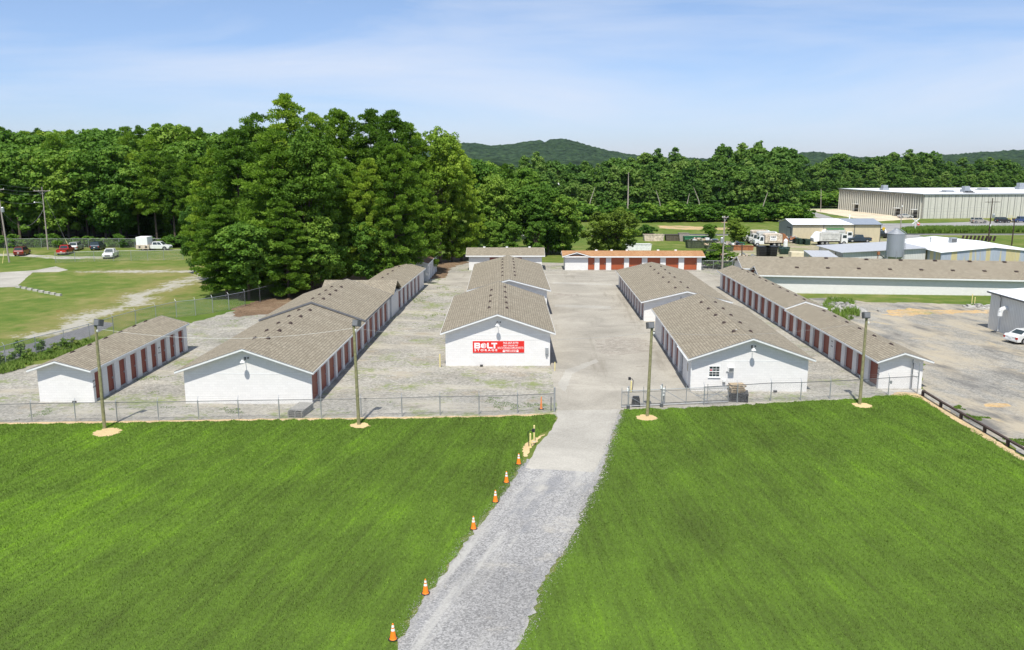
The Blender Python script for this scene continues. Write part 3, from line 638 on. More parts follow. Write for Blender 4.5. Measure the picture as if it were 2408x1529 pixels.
# left wood line behind the parked vehicles
G1 = 'woodland trees behind the parked vehicles'
for row, (Y, y0, dens) in enumerate([(194, 342, 40), (203, 318, 36), (215, 305, 36), (232, 298, 38), (252, 296, 42)]):
    px = -90 + row*17
    while px < (470 if row < 3 else 620):
        kd = rnd.choice(['tallpine0', 'tallpine1', 'tallpine2', 'pine0', 'pine2', 'broad0', 'broad2'] if row else ['tallpine0', 'tallpine1', 'broad1', 'broad3', 'broad0', 'tallpine2'])
        X, z = tpx(px, Y, y0 + rnd.uniform(-8, 26) - 12*math.exp(-((px-400)/60)**2)*(row > 1))
        Yj = Y+rnd.uniform(-3, 3)
        plant(kd, X*Yj/Y, Yj, z, rnd.uniform(.9, 1.15), 'tall tree in the dense dark wood behind the parked vehicles', group=G1)
        px += dens*rnd.uniform(.8, 1.2)
for k, px in enumerate(range(-30, 430, 30)):
    X, z = tpx(px, 188, 556+rnd.uniform(-12, 8)); plant('bush%d' % (k % 3), X, 187+rnd.uniform(-1, 2), max(z, 2), 1.3, 'low bush behind the fence at the foot of the dark wood', 'bush', 'undergrowth bushes behind the far left fence')
# middle distance wood
G2 = 'trees of the wood beyond the railway field'
prof = [(1090, 398), (1180, 386), (1230, 366), (1300, 369), (1350, 371), (1400, 380), (1450, 354), (1500, 362), (1560, 354), (1600, 356), (1650, 362), (1700, 356), (1750, 345), (1800, 340), (1850, 345), (1900, 362), (1960, 378)]
def ipf(px, pr):
    for (a, ya), (b_, yb) in zip(pr[:-1], pr[1:]):
        if a <= px <= b_: return ya+(yb-ya)*(px-a)/(b_-a)
    return pr[0][1] if px < pr[0][0] else pr[-1][1]
for row, (Y, drop, dens) in enumerate([(282, 66, 25), (296, 42, 30), (315, 22, 32), (345, 8, 34), (385, 0, 36)]):
    px = 1095+row*9
    while px < 1875:
        X, z = tpx(px, Y, ipf(px, prof)+drop+rnd.uniform(-12, 14)); Yj = Y+rnd.uniform(-5, 5)
        if row == 0: Yj = Y + 30*max(0, 1-(px-1095)/350.)*0
        plant(rnd.choice(['fb0', 'fb1', 'fb2', 'fb3', 'fp2', 'fp0', 'fp1', 'fp0']), X*Yj/Y, Yj, z, rnd.uniform(.8, 1.3), 'tree in the thick green wood beyond the railway and field', group=G2)
        px += dens*rnd.uniform(.8, 1.2)
X, z = tpx(1697, 392, 336); plant('fp2', X, 392, z, .9, 'pale yellowish tree standing above the distant skyline')
for k in range(26):
    px = 1345+k*21; X, z = tpx(px, 270, 478+rnd.uniform(-8, 9)); plant('bush%d' % (k % 3), X, 268+rnd.uniform(-4, 4), max(z, 3), 1.5, 'shrub along the far edge of the field below the wood', 'bush', 'shrubs along the far edge of the field')
# right distant wood
G3 = 'trees of the far wood behind the warehouse'
prof2 = [(1860, 372), (1920, 368), (1990, 358), (2060, 366), (2090, 352), (2140, 352), (2200, 356), (2260, 372), (2320, 368), (2440, 380)]
for row, (Y, drop, dens) in enumerate([(430, 58, 26), (455, 36, 28), (490, 18, 30), (540, 4, 30)]):
    px = 1865+row*9
    while px < 2450:
        X, z = tpx(px, Y, ipf(px, prof2)+drop+rnd.uniform(-8, 10)); Yj = Y+rnd.uniform(-8, 8)
        plant(rnd.choice(['fb0', 'fb1', 'fb2', 'fb3', 'fp0', 'fp1', 'fp2']), X*Yj/Y, Yj, z, rnd.uniform(.9, 1.3), 'tree in the far wood behind the pale warehouse', group=G3)
        px += dens*rnd.uniform(.85, 1.2)
for k in range(9):
    px = 1870+k*13; X, z = tpx(px, 345, 452+rnd.uniform(-6, 6)); plant('bush%d' % (k % 3), X, 345, z, 1.6, 'bright shrub left of the warehouse below the far wood', 'bush', 'shrubs left of the warehouse')
# single small trees and shrubs
for px, yb, yt, kd, wd, lb in [(1672, 572, 525, 'broad3', 1.25, 'small upright tree by the railway left of the utility pole'), (1734, 572, 512, 'oak', 1.0, 'rounded bright tree behind the utility pole'),
      (1694, 630, 570, 'sapling', 2.3, 'dark young pine at the foot of the utility pole'), (1668, 630, 588, 'bush0', .9, 'scrubby bush at the right end of the orange roofed building'),
      (1722, 632, 606, 'bush1', 1.0, 'low vine covered bush behind the right long storage row'), (1522, 556, 527, 'bush2', 1.3, 'dark shrub in the field right of the spreading tree'),
      (1958, 722, 706, 'shrub', .5, 'tall weed clump on the rubble mound'), (2003, 752, 742, 'shrub', 1.0, 'low scrub at the foot of the rubble mound'),
      (1490, 556, 536, 'bush0', 1.4, 'shrub in the field hard against the spreading tree')]:
    Y = at(px, yb).y; X, z = tpx(px, Y, yt); plant(kd, X, Y, max(z, .5), wd, lb, 'bush' if kd.startswith('bush') else 'tree')
wb = [(28, 850, .9), (48, 838, 1.6), (70, 845, 1.0), (95, 828, 1.2), (115, 838, .8), (150, 822, 1.1), (175, 815, .9), (5, 858, 1.1), (200, 812, .7), (-15, 862, 1.2), (130, 828, .9), (60, 850, .8)]
for k, (px, py, h_) in enumerate(wb):
    q = at(px, py); plant('shrub', q.x, q.y, h_*1.1, 1.0, 'weedy shrub growing along the left chain link fence', 'bush', 'weedy shrubs along the left fence')
# bare pale trunk in the wood edge
q0 = hz(1473, 478, 270); q1 = hz(1474, 405, 270)
o = MB().tube((q0.x, 266, 0), (q1.x, 266, q1.z), .35, .1, 'bark_pale', 7).build('dead_trunk'); tag(o, 'tallest bare pale trunk standing at the edge of the wood', 'dead tree', 'bare trunks at the wood edge')
for px, yt, ln in ((1380, 440, 1.2), (1560, 448, -1.), (1612, 455, .6), (1655, 440, -1.4), (1790, 452, 1.)):
    q = hz(px, yt, 268); o = MB().tube((q.x, 268, 0), (q.x+ln, 268, q.z*.6), .2, .14, 'bark_pale', 6, False).tube((q.x+ln, 268, q.z*.6), (q.x+ln*2.2, 268.5, q.z), .14, .05, 'bark_pale', 6).build('dead_trunk'); tag(o, 'thin pale leaning trunk showing at the edge of the wood', 'dead tree', 'bare trunks at the wood edge')
# ------------------------------------------------------------------ hills and far canopy
def fbm(x, y, sc_, seed):
    from mathutils import noise
    return noise.noise(Vector((x*sc_+seed, y*sc_, seed*.7)))
def hill(name, prof_, Y0, Yc, Y1, step, seed, amp=5.):
    pts = [(hz(px, py, Yc).x, hz(px, py, Yc).z) for px, py in prof_]
    x0, x1 = pts[0][0], pts[-1][0]; nx = int((x1-x0)/step); ny = int((Y1-Y0)/step/1.3)
    xs = np.linspace(x0, x1, nx); zs = np.interp(xs, [q[0] for q in pts], [q[1] for q in pts]); ys = np.linspace(Y0, Y1, ny)
    V = []; F = []
    for j, y in enumerate(ys):
        t = (y-Y0)/(Yc-Y0) if y < Yc else 1-.4*(y-Yc)/(Y1-Yc)
        for i, x in enumerate(xs):
            k = (math.sin((t-.5)*math.pi)*.5+.5) if y < Yc else t
            zz = (zs[i]-amp*.6)*k + amp*(fbm(x, y, 1/9., seed)+.6*fbm(x, y, 1/22., seed)) + 10*k*fbm(x, y, 1/120., seed)*(1-k*.8)
            V.append((x, y, zz))
    for j in range(ny-1):
        for i in range(nx-1): F.append((j*nx+i, j*nx+i+1, (j+1)*nx+i+1, (j+1)*nx+i))
    me = bpy.data.meshes.new(name); me.from_pydata(V, [], F); me.materials.append(M['wooded_hill']); me.update()
    o = bpy.data.objects.new(name, me); C.objects.link(o); o['kind'] = 'structure'; return o
hill('hill', [(950, 352), (1040, 340), (1100, 336), (1130, 337), (1158, 343), (1200, 338), (1245, 331), (1272, 331), (1276, 335), (1284, 334), (1288, 327.5), (1320, 326), (1340, 331), (1380, 343), (1420, 353), (1450, 359), (1480, 364), (1560, 370), (1700, 373)], 1350, 2300, 2600, 6.5, 3)
hill('hill', [(1820, 372), (1880, 359), (1905, 356), (1930, 360), (1965, 366), (2040, 370), (2150, 369), (2200, 366), (2260, 361), (2300, 357), (2360, 353), (2420, 350), (2600, 346), (2800, 356)], 1500, 2100, 2400, 8., 5)
fc = hill('far_canopy', [(850, 372), (1100, 370), (1300, 373), (1600, 372), (1900, 371), (2100, 369), (2300, 369), (2600, 368)], 560, 900, 1500, 8., 9, 5.)
del fc['kind']; tag(fc, 'far wood seen as one mass below the hills', 'woodland', kind='stuff')
# ------------------------------------------------------------------ storage buildings
def text_mesh(s, size, T, mat, parent, name='lettering', offset=0.0, sx=1.0, extr=.004, align='CENTER', shear=0):
    cu = bpy.data.curves.new('t', 'FONT'); cu.body = s; cu.size = size; cu.align_x = align; cu.align_y = 'CENTER'; cu.extrude = extr; cu.offset = offset; cu.resolution_u = 3
    to = bpy.data.objects.new('t', cu); C.objects.link(to); bpy.context.view_layer.update()
    me = bpy.data.meshes.new_from_object(to.evaluated_get(bpy.context.evaluated_depsgraph_get()))
    bpy.data.objects.remove(to); bpy.data.curves.remove(cu)
    xs = [v.co.x for v in me.vertices]
    if isinstance(sx, tuple):                       # fit to a width
        k = sx[0]/max(1e-6, max(xs)-min(xs))
    else: k = sx
    for v in me.vertices: v.co = T @ Vector((v.co.x*k, v.co.y, v.co.z))
    me.materials.clear(); me.materials.append(M[mat]); me.name = name
    o = bpy.data.objects.new(name, me); link(o, parent); return o
def facing(loc, out, up=(0, 0, 1)):
    out = Vector(out).normalized(); up = Vector(up); right = up.cross(out)
    m_ = Matrix((right, up, out)).transposed().to_4x4(); m_.translation = Vector(loc); return m_
def roof_part(root, W, Ln, ax, ez, az, oL, oR, gf, gb, shingle_mat, vents=None, edge='white_trim', zL=None, zR=None, lower=False, yv=None):
    """two shingled slopes with a white bargeboard; heights are of the top surface"""
    zL = ez if zL is None else zL; zR = ez if zR is None else zR
    y0, y1 = -gf, Ln+gb; th = .10
    m_ = MB()
    Lp, Ap, Rp = (-oL, zL), (ax, az), (W+oR, zR)
    for a, b_ in ((Lp, Ap), (Ap, Rp)):
        m_.hexa([Vector(q) for q in ((a[0], y0, a[1]-.05), (b_[0], y0, b_[1]-.05), (b_[0], y1, b_[1]-.05), (a[0], y1, a[1]-.05),
                                     (a[0], y0, a[1]), (b_[0], y0, b_[1]), (b_[0], y1, b_[1]), (a[0], y1, a[1]))], shingle_mat)
    roof = m_.build('roof', root)
    f = MB()                                        # barge boards and eave boards
    for yy0, yy1 in ((y0-.03, y0+.0), (y1, y1+.03)):
        for a, b_ in ((Lp, Ap), (Ap, Rp)):
            f.hexa([Vector(q) for q in ((a[0], yy0, a[1]-.16), (b_[0], yy0, b_[1]-.16), (b_[0], yy1, b_[1]-.16), (a[0], yy1, a[1]-.16),
                                        (a[0], yy0, a[1]-.015), (b_[0], yy0, b_[1]-.015), (b_[0], yy1, b_[1]-.015), (a[0], yy1, a[1]-.015))], edge)
            f.hexa([Vector(q) for q in ((a[0], yy0-.012, a[1]-.014), (b_[0], yy0-.012, b_[1]-.014), (b_[0], yy1+.012, b_[1]-.014), (a[0], yy1+.012, a[1]-.014),
                                        (a[0], yy0-.012, a[1]+.012), (b_[0], yy0-.012, b_[1]+.012), (b_[0], yy1+.012, b_[1]+.012), (a[0], yy1+.012, a[1]+.012))], 'grey_edge')
    f.box(-oL-.03, -oL, y0, y1, zL-.15, zL-.02, edge); f.box(W+oR, W+oR+.03, y0, y1, zR-.15, zR-.02, edge)
    # boarded soffit
    f.hexa([Vector(q) for q in ((-oL, y0, zL-.2), (ax, y0, az-.2), (ax, y1, az-.2), (-oL, y1, zL-.2), (-oL, y0, zL-.16), (ax, y0, az-.16), (ax, y1, az-.16), (-oL, y1, zL-.16))], edge)
    f.hexa([Vector(q) for q in ((ax, y0, az-.2), (W+oR, y0, zR-.2), (W+oR, y1, zR-.2), (ax, y1, az-.2), (ax, y0, az-.16), (W+oR, y0, zR-.16), (W+oR, y1, zR-.16), (ax, y1, az-.16))], edge)
    f.build('fascia', root)
    if vents:
        first = None
        for (vx, vy) in vents:
            if vx <= ax: zz = zL+(az-zL)*(vx+oL)/(ax+oL); sl = math.atan2(az-zL, ax+oL)
            else: zz = az-(az-zR)*(vx-ax)/(W+oR-ax); sl = -math.atan2(az-zR, W+oR-ax)
            if first is None:
                v = MB(); v.hexa([Vector(q) for q in ((-.12, -.2, 0), (.12, -.2, 0), (.12, .2, 0), (-.12, .2, 0), (-.08, -.16, .13), (.08, -.16, .13), (.08, .16, .13), (-.08, .16, .13))], 'brown_vent')
                v.box(-.17, .17, -.24, .24, .0, .02, 'brown_vent')
                first = o = v.build('roof_vent', roof)
            else:
                o = first.copy(); C.objects.link(o)
            o.location = (vx, vy, zz+.002); o.rotation_euler = (0, -sl, 0); o.parent = roof
    return roof
def door_part(root, T, wd, ht, mat, handle='L'):
    """roll-up door in the local plane x (width) y(height) z(out)"""
    d = MB(); d.box(0, wd, 0, ht, -.03, 0, mat, T); o = d.build('door', root)
    h = MB(); hx = wd-.22 if handle == 'R' else .12
    h.box(hx, hx+.1, .95, 1.1, .001, .05, 'galv', T); h.build('handle', o)
    return o
def storage(name, label, x0, y0, ang, W, Ln, ax, ez, az, oL=.5, oR=.5, gf=.55, gb=.4, sides=(), shingle_mat='shingle_grey', vents=None, roll=0, rec=.2, extra=None, edge='white_trim',
            ext=(0, 0), zL=None, zR=None, doormat='red_door', group='storage buildings of the yard', trim=True):
    root = thing(name, label, 'storage building', (x0, y0, 0), -R(ang), group)
    if roll: root.rotation_euler = (0, R(roll), -R(ang))
    wl = MB(); zl = (ez if zL is None else zL); zr = (ez if zR is None else zR)
    def roofz(x): return zl+(az-zl)*(x+oL)/(ax+oL) if x <= ax else az-(az-zr)*(x-ax)/(W+oR-ax)
    xl = rec if any(s[0] == 'L' for s in sides) else 0; xr = W-rec if any(s[0] == 'R' for s in sides) else W
    yf = rec if any(s[0] == 'F' for s in sides) else 0
    zb = -.8
    # gabled core
    P = [(xl, zb), (xr, zb), (xr, roofz(xr)-.2), (ax, az-.2), (xl, roofz(xl)-.2)]
    wl.prism(P, yf, Ln, 'white_block')
    for s in sides:
        side, spans, zt = s[0], s[1], s[2]       # spans = door intervals along the wall (start, end, mat or None)
        length = Ln if side in 'LR' else W
        cur = 0
        pil = []
        for (a, b_, *mm) in spans: pil.append((cur, a)); cur = b_
        pil.append((cur, length))
        top = (roofz(0) if side == 'L' else roofz(W) if side == 'R' else ez)-.2
        for a, b_ in pil:
            if b_-a < .02: continue
            if side == 'R': wl.box(W-rec, W, a, b_, zb, top, 'white_block')
            elif side == 'L': wl.box(0, rec, a, b_, zb, top, 'white_block')
            else: wl.box(a, b_, 0, rec, zb, top, 'white_block')
        sills = []
        for (a, b_, *mm) in spans:               # lintel above, plinth below, door between
            if side == 'R': wl.box(W-rec, W-.02, a, b_, zt, top, 'white_block'); sills.append((W-rec, W-.05, a, b_))
            elif side == 'L': wl.box(.02, rec, a, b_, zt, top, 'white_block'); sills.append((.05, rec, a, b_))
            else: wl.box(a, b_, .02, rec, zt, top, 'white_block'); sills.append((a, b_, .05, rec))
            mt = mm[0] if mm else doormat; ww = b_-a-.04
            if mt is None: continue
            if side == 'R': T = facing((W-rec+.035, a+.02, .145), (1, 0, 0))
            elif side == 'L': T = facing((rec-.035, b_-.02, .145), (-1, 0, 0))
            else: T = facing((a+.02, rec-.035, .145), (0, -1, 0))
            door_part(root, T, ww, zt-.15, mt, 'R')
        for sx0, sx1, sy0, sy1 in sills: MB().box(sx0, sx1, sy0, sy1, zb, .14, 'concrete').build('door_sill', root)
    wl.build('wall', root)
    if trim:                                       # joint between block wall and gable boarding
        t = MB(); t.box(.02, W-.02, -.012, 0, min(zl, zr)-.28, min(zl, zr)-.235, 'white_trim')
        if yf == 0: t.build('gable_joint', root)
    roof_part(root, W, Ln, ax, ez, az, oL, oR, gf, gb, shingle_mat, vents, edge, zL, zR)
    return root
def bays(n_, L_, dw, y0=0., end=0.):
    p_ = (L_-y0-end)/n_; return [(y0+i*p_, y0+i*p_+dw) for i in range(n_)]
def gable_lamp(root, x, z, lab=None):
    l = MB(); l.box(x-.07, x+.07, -.06, 0, z-.02, z+.2, 'steel_dark'); l.path([(x, -.04, z+.12), (x+.0, -.35, z+.2), (x, -.62, z+.12)], .025, 'galv')
    l.lathe([(.04, .12), (.09, .1), (.11, .02), (.2, -.06), (.21, -.1), (.0, -.08)], 'lamp_white', 12, (x, -.62, z)); l.lathe([(.0, -.24), (.08, -.2), (.1, -.1)], 'headlight', 10, (x, -.62, z))
    l.box(x-.03+.24, x+.07+.24, -.12, 0, z+.08, z+.2, 'steel_dark')
    return l.build('wall_lamp', root)
def vv(W_, ax, ys, both=True, off=.55): return [(ax+s*off, y) for y in ys for s in ((-1, 1) if both else (-1,))]

b1 = storage('storage_building', 'small white storage row with nine narrow red doors, farthest left at the front', -37.6, 65.35, 1.2, 4.4, 18.8, 1.8, 2.77, 3.52, .48, .16, sides=[('R', [(.35+i*2.05, .35+i*2.05+1.22) for i in range(9)], 2.35)],
        vents=[(1.25, y) for y in (3.2, 6.0, 8.8, 11.6, 14.4, 16.8)])
b2 = storage('storage_building', 'wide white storage building at left front with two rows of roof vents', -25.85, 65.0, 1.5, 10.1, 20.4, 4.95, 2.74, 4.60, .5, .3, gb=0, sides=[('R', bays(7, 20.4, 2.3, .15), 2.4)],
        vents=vv(10, 4.95, (4.2, 7.4, 10.8, 14.2, 17.6)))
gable_lamp(b2, 4.95, 3.62)
b3 = storage('storage_building', 'storage building joined behind the left front one by a dark grey stepped roof edge', -25.3, 85.4, 1.5, 10.1, 16.2, 4.95, 2.98, 4.86, .5, .3, gf=.25, sides=[('R', bays(5, 15.4, 2.3, .3), 2.4)],
        vents=vv(10, 4.95, (2.6, 5.4, 8.2, 11)), edge='grey_edge')
b3b = storage('storage_building', 'low shed roof with its ridge across, tucked behind the left stepped building', -22.9, 102.6, 1.5, 8.2, 5.0, 4.1, 2.9, 2.95, .4, .3, trim=False)
for ch in list(b3b.children):
    if ch.name.startswith(('roof', 'fascia')): bpy.data.objects.remove(ch)
m_ = MB(); m_.prism([(-.5, 2.95), (2.5, 4.25), (5.5, 2.95), (5.5, 2.87), (2.5, 4.17), (-.5, 2.87)], -.5, 8.6, 'shingle_grey', 'x'); m_.build('roof', b3b)
m_ = MB(); m_.prism([(0, 2.4), (2.5, 4.1), (5.0, 2.4)], .0, .15, 'white_block', 'x'); m_.build('gable', b3b)
b4 = storage('storage_building', 'narrow white storage row with one red end door and a single line of vents', -19.75, 107.6, 3.2, 5.2, 20.8, 2.7, 2.80, 3.56, .35, .28, sides=[('R', bays(6, 18.2, 1.7, .35), 2.35)],
        vents=[(2.1, y) for y in (1.4, 5.6, 9.2, 12.6, 17.5)])
T = facing((3.25, .0-.005, .12), (0, -1, 0)); door_part(b4, T, 1.15, 2.1, 'red_door', 'R')
b5 = storage('storage_building', 'farthest left shed with a rusty brown roof and white doors between white piers', -17.5, 133.8, 1.5, 4.2, 12.2, 2.2, 2.90, 3.62, .3, .15, sides=[('R', bays(5, 12, 1.5, .3), 2.4)], shingle_mat='shingle_rusty', doormat='white_door')
c1 = storage('storage_building', 'middle white storage building that carries the red banner on its gable', -6.2, 77.4, -.6, 9.75, 20.6, 4.85, 3.26, 5.05, .42, .45, sides=[('R', bays(7, 20.6, 2.2, .5), 2.5), ('L', bays(7, 20.6, 2.2, .5), 2.5)],
        vents=[(4.0, 4.5), (5.75, 4.3), (4.05, 8.0), (5.7, 7.3), (4.05, 11.8), (5.65, 10.6), (4.1, 15.6), (5.6, 14.2), (5.6, 17.8)])
gable_lamp(c1, 4.85, 4.05)
c2 = storage('storage_building', 'storage building right behind the one with the banner', -5.1, 103.4, -.6, 9.4, 25.6, 4.75, 3.28, 4.62, .42, .45, sides=[('R', bays(8, 25.6, 2.2, .5), 2.5), ('L', bays(8, 25.6, 2.2, .5), 2.5)],
        vents=vv(9, 4.72, (4.5, 8.0, 12, 15.6, 19.0, 22.6), off=.8))
c3 = storage('storage_building', 'back shed across the yard end with a grey brown roof and wide red doors', -7.5, 147.4, 0, 12.7, 5.5, 6.35, 2.6, 2.62, trim=False)
def cross_roof(root, x0, x1, yfr, yb, ez, rz_, mat, vents=(), ventmat='white_trim', ov=.5):
    ym = (yfr+yb)/2
    m_ = MB(); m_.prism([(yfr-ov, ez), (ym, rz_), (yb+ov, ez), (yb+ov, ez-.06), (ym, rz_-.06), (yfr-ov, ez-.06)], x0-ov, x1+ov, mat, 'x'); ro = m_.build('roof', root)
    f = MB(); f.box(x0-ov, x1+ov, yfr-ov-.03, yfr-ov, ez-.2, ez-.01, 'white_trim'); f.prism([(yfr-ov, ez-.07), (ym, rz_-.07), (yb+ov, ez-.07), (yb+ov, ez-.22), (ym, rz_-.22), (yfr-ov, ez-.22)], x0-ov-.03, x0-ov, 'white_trim', 'x')
    f.prism([(yfr-ov, ez-.07), (ym, rz_-.07), (yb+ov, ez-.07), (yb+ov, ez-.22), (ym, rz_-.22), (yfr-ov, ez-.22)], x1+ov, x1+ov+.03, 'white_trim', 'x'); f.build('fascia', root)
    g = MB()
    for xx in (x0+.01, x1-.17): g.prism([(yfr+.01, ez-.3), (ym, rz_-.12), (yb-.01, ez-.3)], xx, xx+.16, 'white_block', 'x')
    g.build('gable', root)
    for (vx, vy) in vents:
        v = MB(); v.box(vx-.2, vx+.2, vy-.12, vy+.12, rz_-.08, rz_+.17, ventmat); v.build('roof_vent', ro)
for r_ in (c3,):
    for ch in list(r_.children):
        if ch.name.startswith(('roof', 'fascia')): bpy.data.objects.remove(ch)
cross_roof(c3, 0, 12.7, 0, 5.5, 2.64, 3.72, 'shingle_grey', [(2.6, 2.75), (6.6, 2.75), (10.6, 2.75)])
for a, b_ in ((3.6, 5.9), (6.8, 9.2)): door_part(c3, facing((a, -.005, .2), (0, -1, 0)), b_-a, 2.05, 'red_door', 'R')
c4 = thing('storage_building', 'white storage row with a bright orange brown roof and seven orange doors', 'storage building', (9.25, 147.6, 0), 0, 'storage buildings of the yard')
wl = MB(); wl.box(0, 4.0, 0, .25, -.8, 2.4, 'white_block'); wl.box(0, 23.8, .25, 4.2, -.8, 2.35, 'white_block')
wl.prism([(0, 2.4), (4.0, 2.4), (2.0, 2.86)], 0.0, .25, 'white_block')
drs = [(4.0, 5.15), (6.0, 7.15), (8.05, 10.3), (11.15, 13.4), (14.35, 16.6), (17.55, 19.8), (20.75, 23.0)]
cur = 4.0
for a, b_ in drs:
    if a > cur: wl.box(cur, a, 0, .25, -.8, 2.35, 'white_block')
    wl.box(a, b_, .02, .25, 2.2, 2.35, 'white_block'); cur = b_
    door_part(c4, facing((a+.02, .2, .08), (0, -1, 0)), b_-a-.04, 2.1, 'orange_door', 'R')
wl.box(cur, 23.8, 0, .25, -.8, 2.35, 'white_block'); wl.build('wall', c4)
cross_roof(c4, 0, 23.8, 0, 4.2, 2.5, 3.22, 'shingle_orange', [(5.6, 2.1), (8.3, 2.1), (11.0, 2.1), (16.5, 2.1), (19.6, 2.1)])
m_ = MB()
m_.prism([(-.5, 2.55), (2.0, 3.26), (4.45, 2.55), (4.45, 2.49), (2.0, 3.20), (-.5, 2.49)], -.56, 2.1, 'shingle_orange'); m_.build('roof', c4)
m_ = MB(); m_.prism([(-.5, 2.48), (2.0, 3.19), (4.45, 2.48), (4.45, 2.34), (2.0, 3.05), (-.5, 2.34)], -.59, -.56, 'white_trim'); m_.build('fascia', c4)
r2 = storage('storage_building', 'right rear storage building with nine bays down its left side', 15.75, 99.9, 0.9, 9.9, 28.2, 4.95, 2.55, 3.74, .45, .45, sides=[('L', bays(10, 27.6, 1.8, .7), 2.3)],
        vents=vv(9.9, 4.95, (3.2, 8.0, 12.6, 16.6, 20.4, 24.2), off=.75), zL=2.45, zR=2.45)
o = MB().box(4.3, 4.36, -.03, 0, 1.9, 3.0, 'steel_dark').build('conduit', r2)
r1 = storage('storage_building', 'office end storage building with the small window and air conditioner', 14.95, 68.7, 2.0, 9.55, 23.2, 4.8, 2.88, 4.66, .4, .42,
        sides=[('L', [(4.4, 6.2, None), (7.2, 9.1), (10.3, 12.2), (13.4, 15.3), (16.4, 18.2)], 2.45)], vents=vv(9.5, 4.8, (3.4, 7.4, 11.2, 14.8, 18.6), off=.72))
gable_lamp(r1, 4.85, 3.75)
m_ = MB(); m_.box(.2, .22, 4.42, 6.18, .1, 2.4, 'dark_opening'); m_.build('dark_doorway', r1)
m_ = MB(); m_.box(-.05, -.002, 1.2, 2.15, .15, 2.2, 'white_trim'); d_ = m_.build('office_door', r1); MB().box(-.06, -.05, 1.45, 1.9, 1.3, 2.0, 'glass').build('pane', d_)
m_ = MB(); m_.lathe([(.05, 0), (.05, .35)], 'white_trim', 8, (4.35, 3.7, 4.2)); m_.build('vent_pipe', r1)
m_ = MB(); m_.path([(-.45, -.5, 2.72), (-.45, 5, 2.72)], .05, 'lamp_white'); m_.path([(-.45, -.3, 2.7), (-.06, -.1, 2.45), (-.06, -.1, .1)], .045, 'lamp_white'); m_.build('gutter', r1)
# sash window of twelve panes
wroot = MB(); wx0, wx1, wz0, wz1 = 1.45, 2.27, 1.28, 2.13
for a in (wx0-.06, wx1): wroot.box(a, a+.06, -.05, .0, wz0-.06, wz1+.06, 'white_trim')
for z_ in (wz0-.06, wz1, (wz0+wz1)/2-.03): wroot.box(wx0, wx1, -.05, .0, z_, z_+.06, 'white_trim')
for i in (1, 2): x_ = wx0+(wx1-wx0)*i/3; wroot.box(x_-.012, x_+.012, -.04, -.012, wz0, wz1, 'white_trim')
for i in (1, 3): z_ = wz0+(wz1-wz0)*i/4; wroot.box(wx0, wx1, -.038, -.013, z_-.012, z_+.012, 'white_trim')
wroot.box(wx0-.1, wx1+.1, -.09, 0, wz0-.1, wz0-.06, 'white_trim'); wo_ = wroot.build('window', r1)
MB().box(wx0, wx1, -.011, -.004, wz0, wz1, 'glass').build('pane', wo_)
simple('paint_pink', (.6, .12, .14), .5)
MB().lathe([(.0, 0), (.09, 0), (.09, .006), (0, .006)], 'paint_pink', 12).build('sticker', wo_).matrix_local = facing((wx0+.14, -.012, wz1-.28), (0, -1, 0))
ac = MB(); ac.box(2.95, 3.42, -.34, 0, 1.75, 2.12, 'lamp_white'); ac.box(3.0, 3.38, -.345, -.34, 1.78, 2.08, 'steel_dark'); ac.box(2.84, 2.95, -.08, 0, 1.68, 1.73, 'galv')
for i in range(6): ac.box(3.0, 3.38, -.352, -.345, 1.8+i*.048, 1.815+i*.048, 'galv')
ac.build('air_conditioner', r1)
m_ = MB(); m_.box(2.56, 2.8, -.16, 0, .82, 1.02, 'lamp_white'); m_.box(2.6, 2.76, -.14, -.02, .72, .82, 'steel_dark'); m_.box(2.67, 2.70, -.03, 0, -.1, .72, 'white_trim'); m_.build('meter_box', r1)
m_ = MB(); m_.box(3.44, 3.47, -.03, 0, .0, 2.9, 'white_trim'); m_.box(2.53, 2.55, -.03, 0, 1.02, 3.0, 'white_trim'); m_.build('conduit', r1)
r4 = storage('storage_building', 'long narrow right hand storage row, front part with nine red doors', 30.85, 69.4, .3, 3.65, 24.6, 1.8, 2.50, 3.26, .42, .6,
        sides=[('L', [(.3+i*2.72-(0 if i < 4 else -.5), .3+i*2.72+1.85-(0 if i < 4 else -.5)) for i in range(9)], 2.2)], vents=[(2.25, y) for y in (3.2, 6.8, 10.2, 13.4, 16.6, 19.8)], gb=0)
r4b = storage('storage_building', 'rear part of the long narrow right hand row, its roof a step higher', 30.98, 94.0, .3, 3.65, 32.2, 1.8, 2.68, 3.46, .42, .6,
        sides=[('L', bays(11, 32, 1.9, .5), 2.3)], vents=[(2.25, y) for y in [1.6+i*3 for i in range(10)]], gf=.35)
e1 = storage('storage_building', 'long white building across the right side behind the grass strip', 36.0, 121.9, 4.6, 57, 5.6, 28, 2.6, 2.62, trim=False, roll=.55)
e2 = storage('storage_building', 'second long brown roofed building just behind, with a red door at its left end', 35.9, 130.3, 4.6, 17.8, 9.2, 9, 2.5, 2.52, trim=False, roll=.3)
e3 = storage('storage_building', 'lower continuation of the rear long roof in front of the silo', 53.7, 128.9, 4.6, 40, 9.2, 20, 2.35, 2.4, trim=False, roll=.6)
for r_ in (e1, e2, e3):
    for ch in list(r_.children):
        if ch.name.startswith(('roof', 'fascia')): bpy.data.objects.remove(ch)
cross_roof(e1, 0, 57, 0, 5.6, 2.68, 3.62, 'shingle_grey', ov=.55)
cross_roof(e2, 0, 17.8, 0, 9.2, 2.6, 3.92, 'shingle_grey', ov=.5)
cross_roof(e3, 0, 40, 0, 9.2, 2.45, 3.72, 'shingle_grey', ov=.1)
door_part(e2, facing((.95, -.005, .2), (0, -1, 0)), 1.1, 2.1, 'red_door')
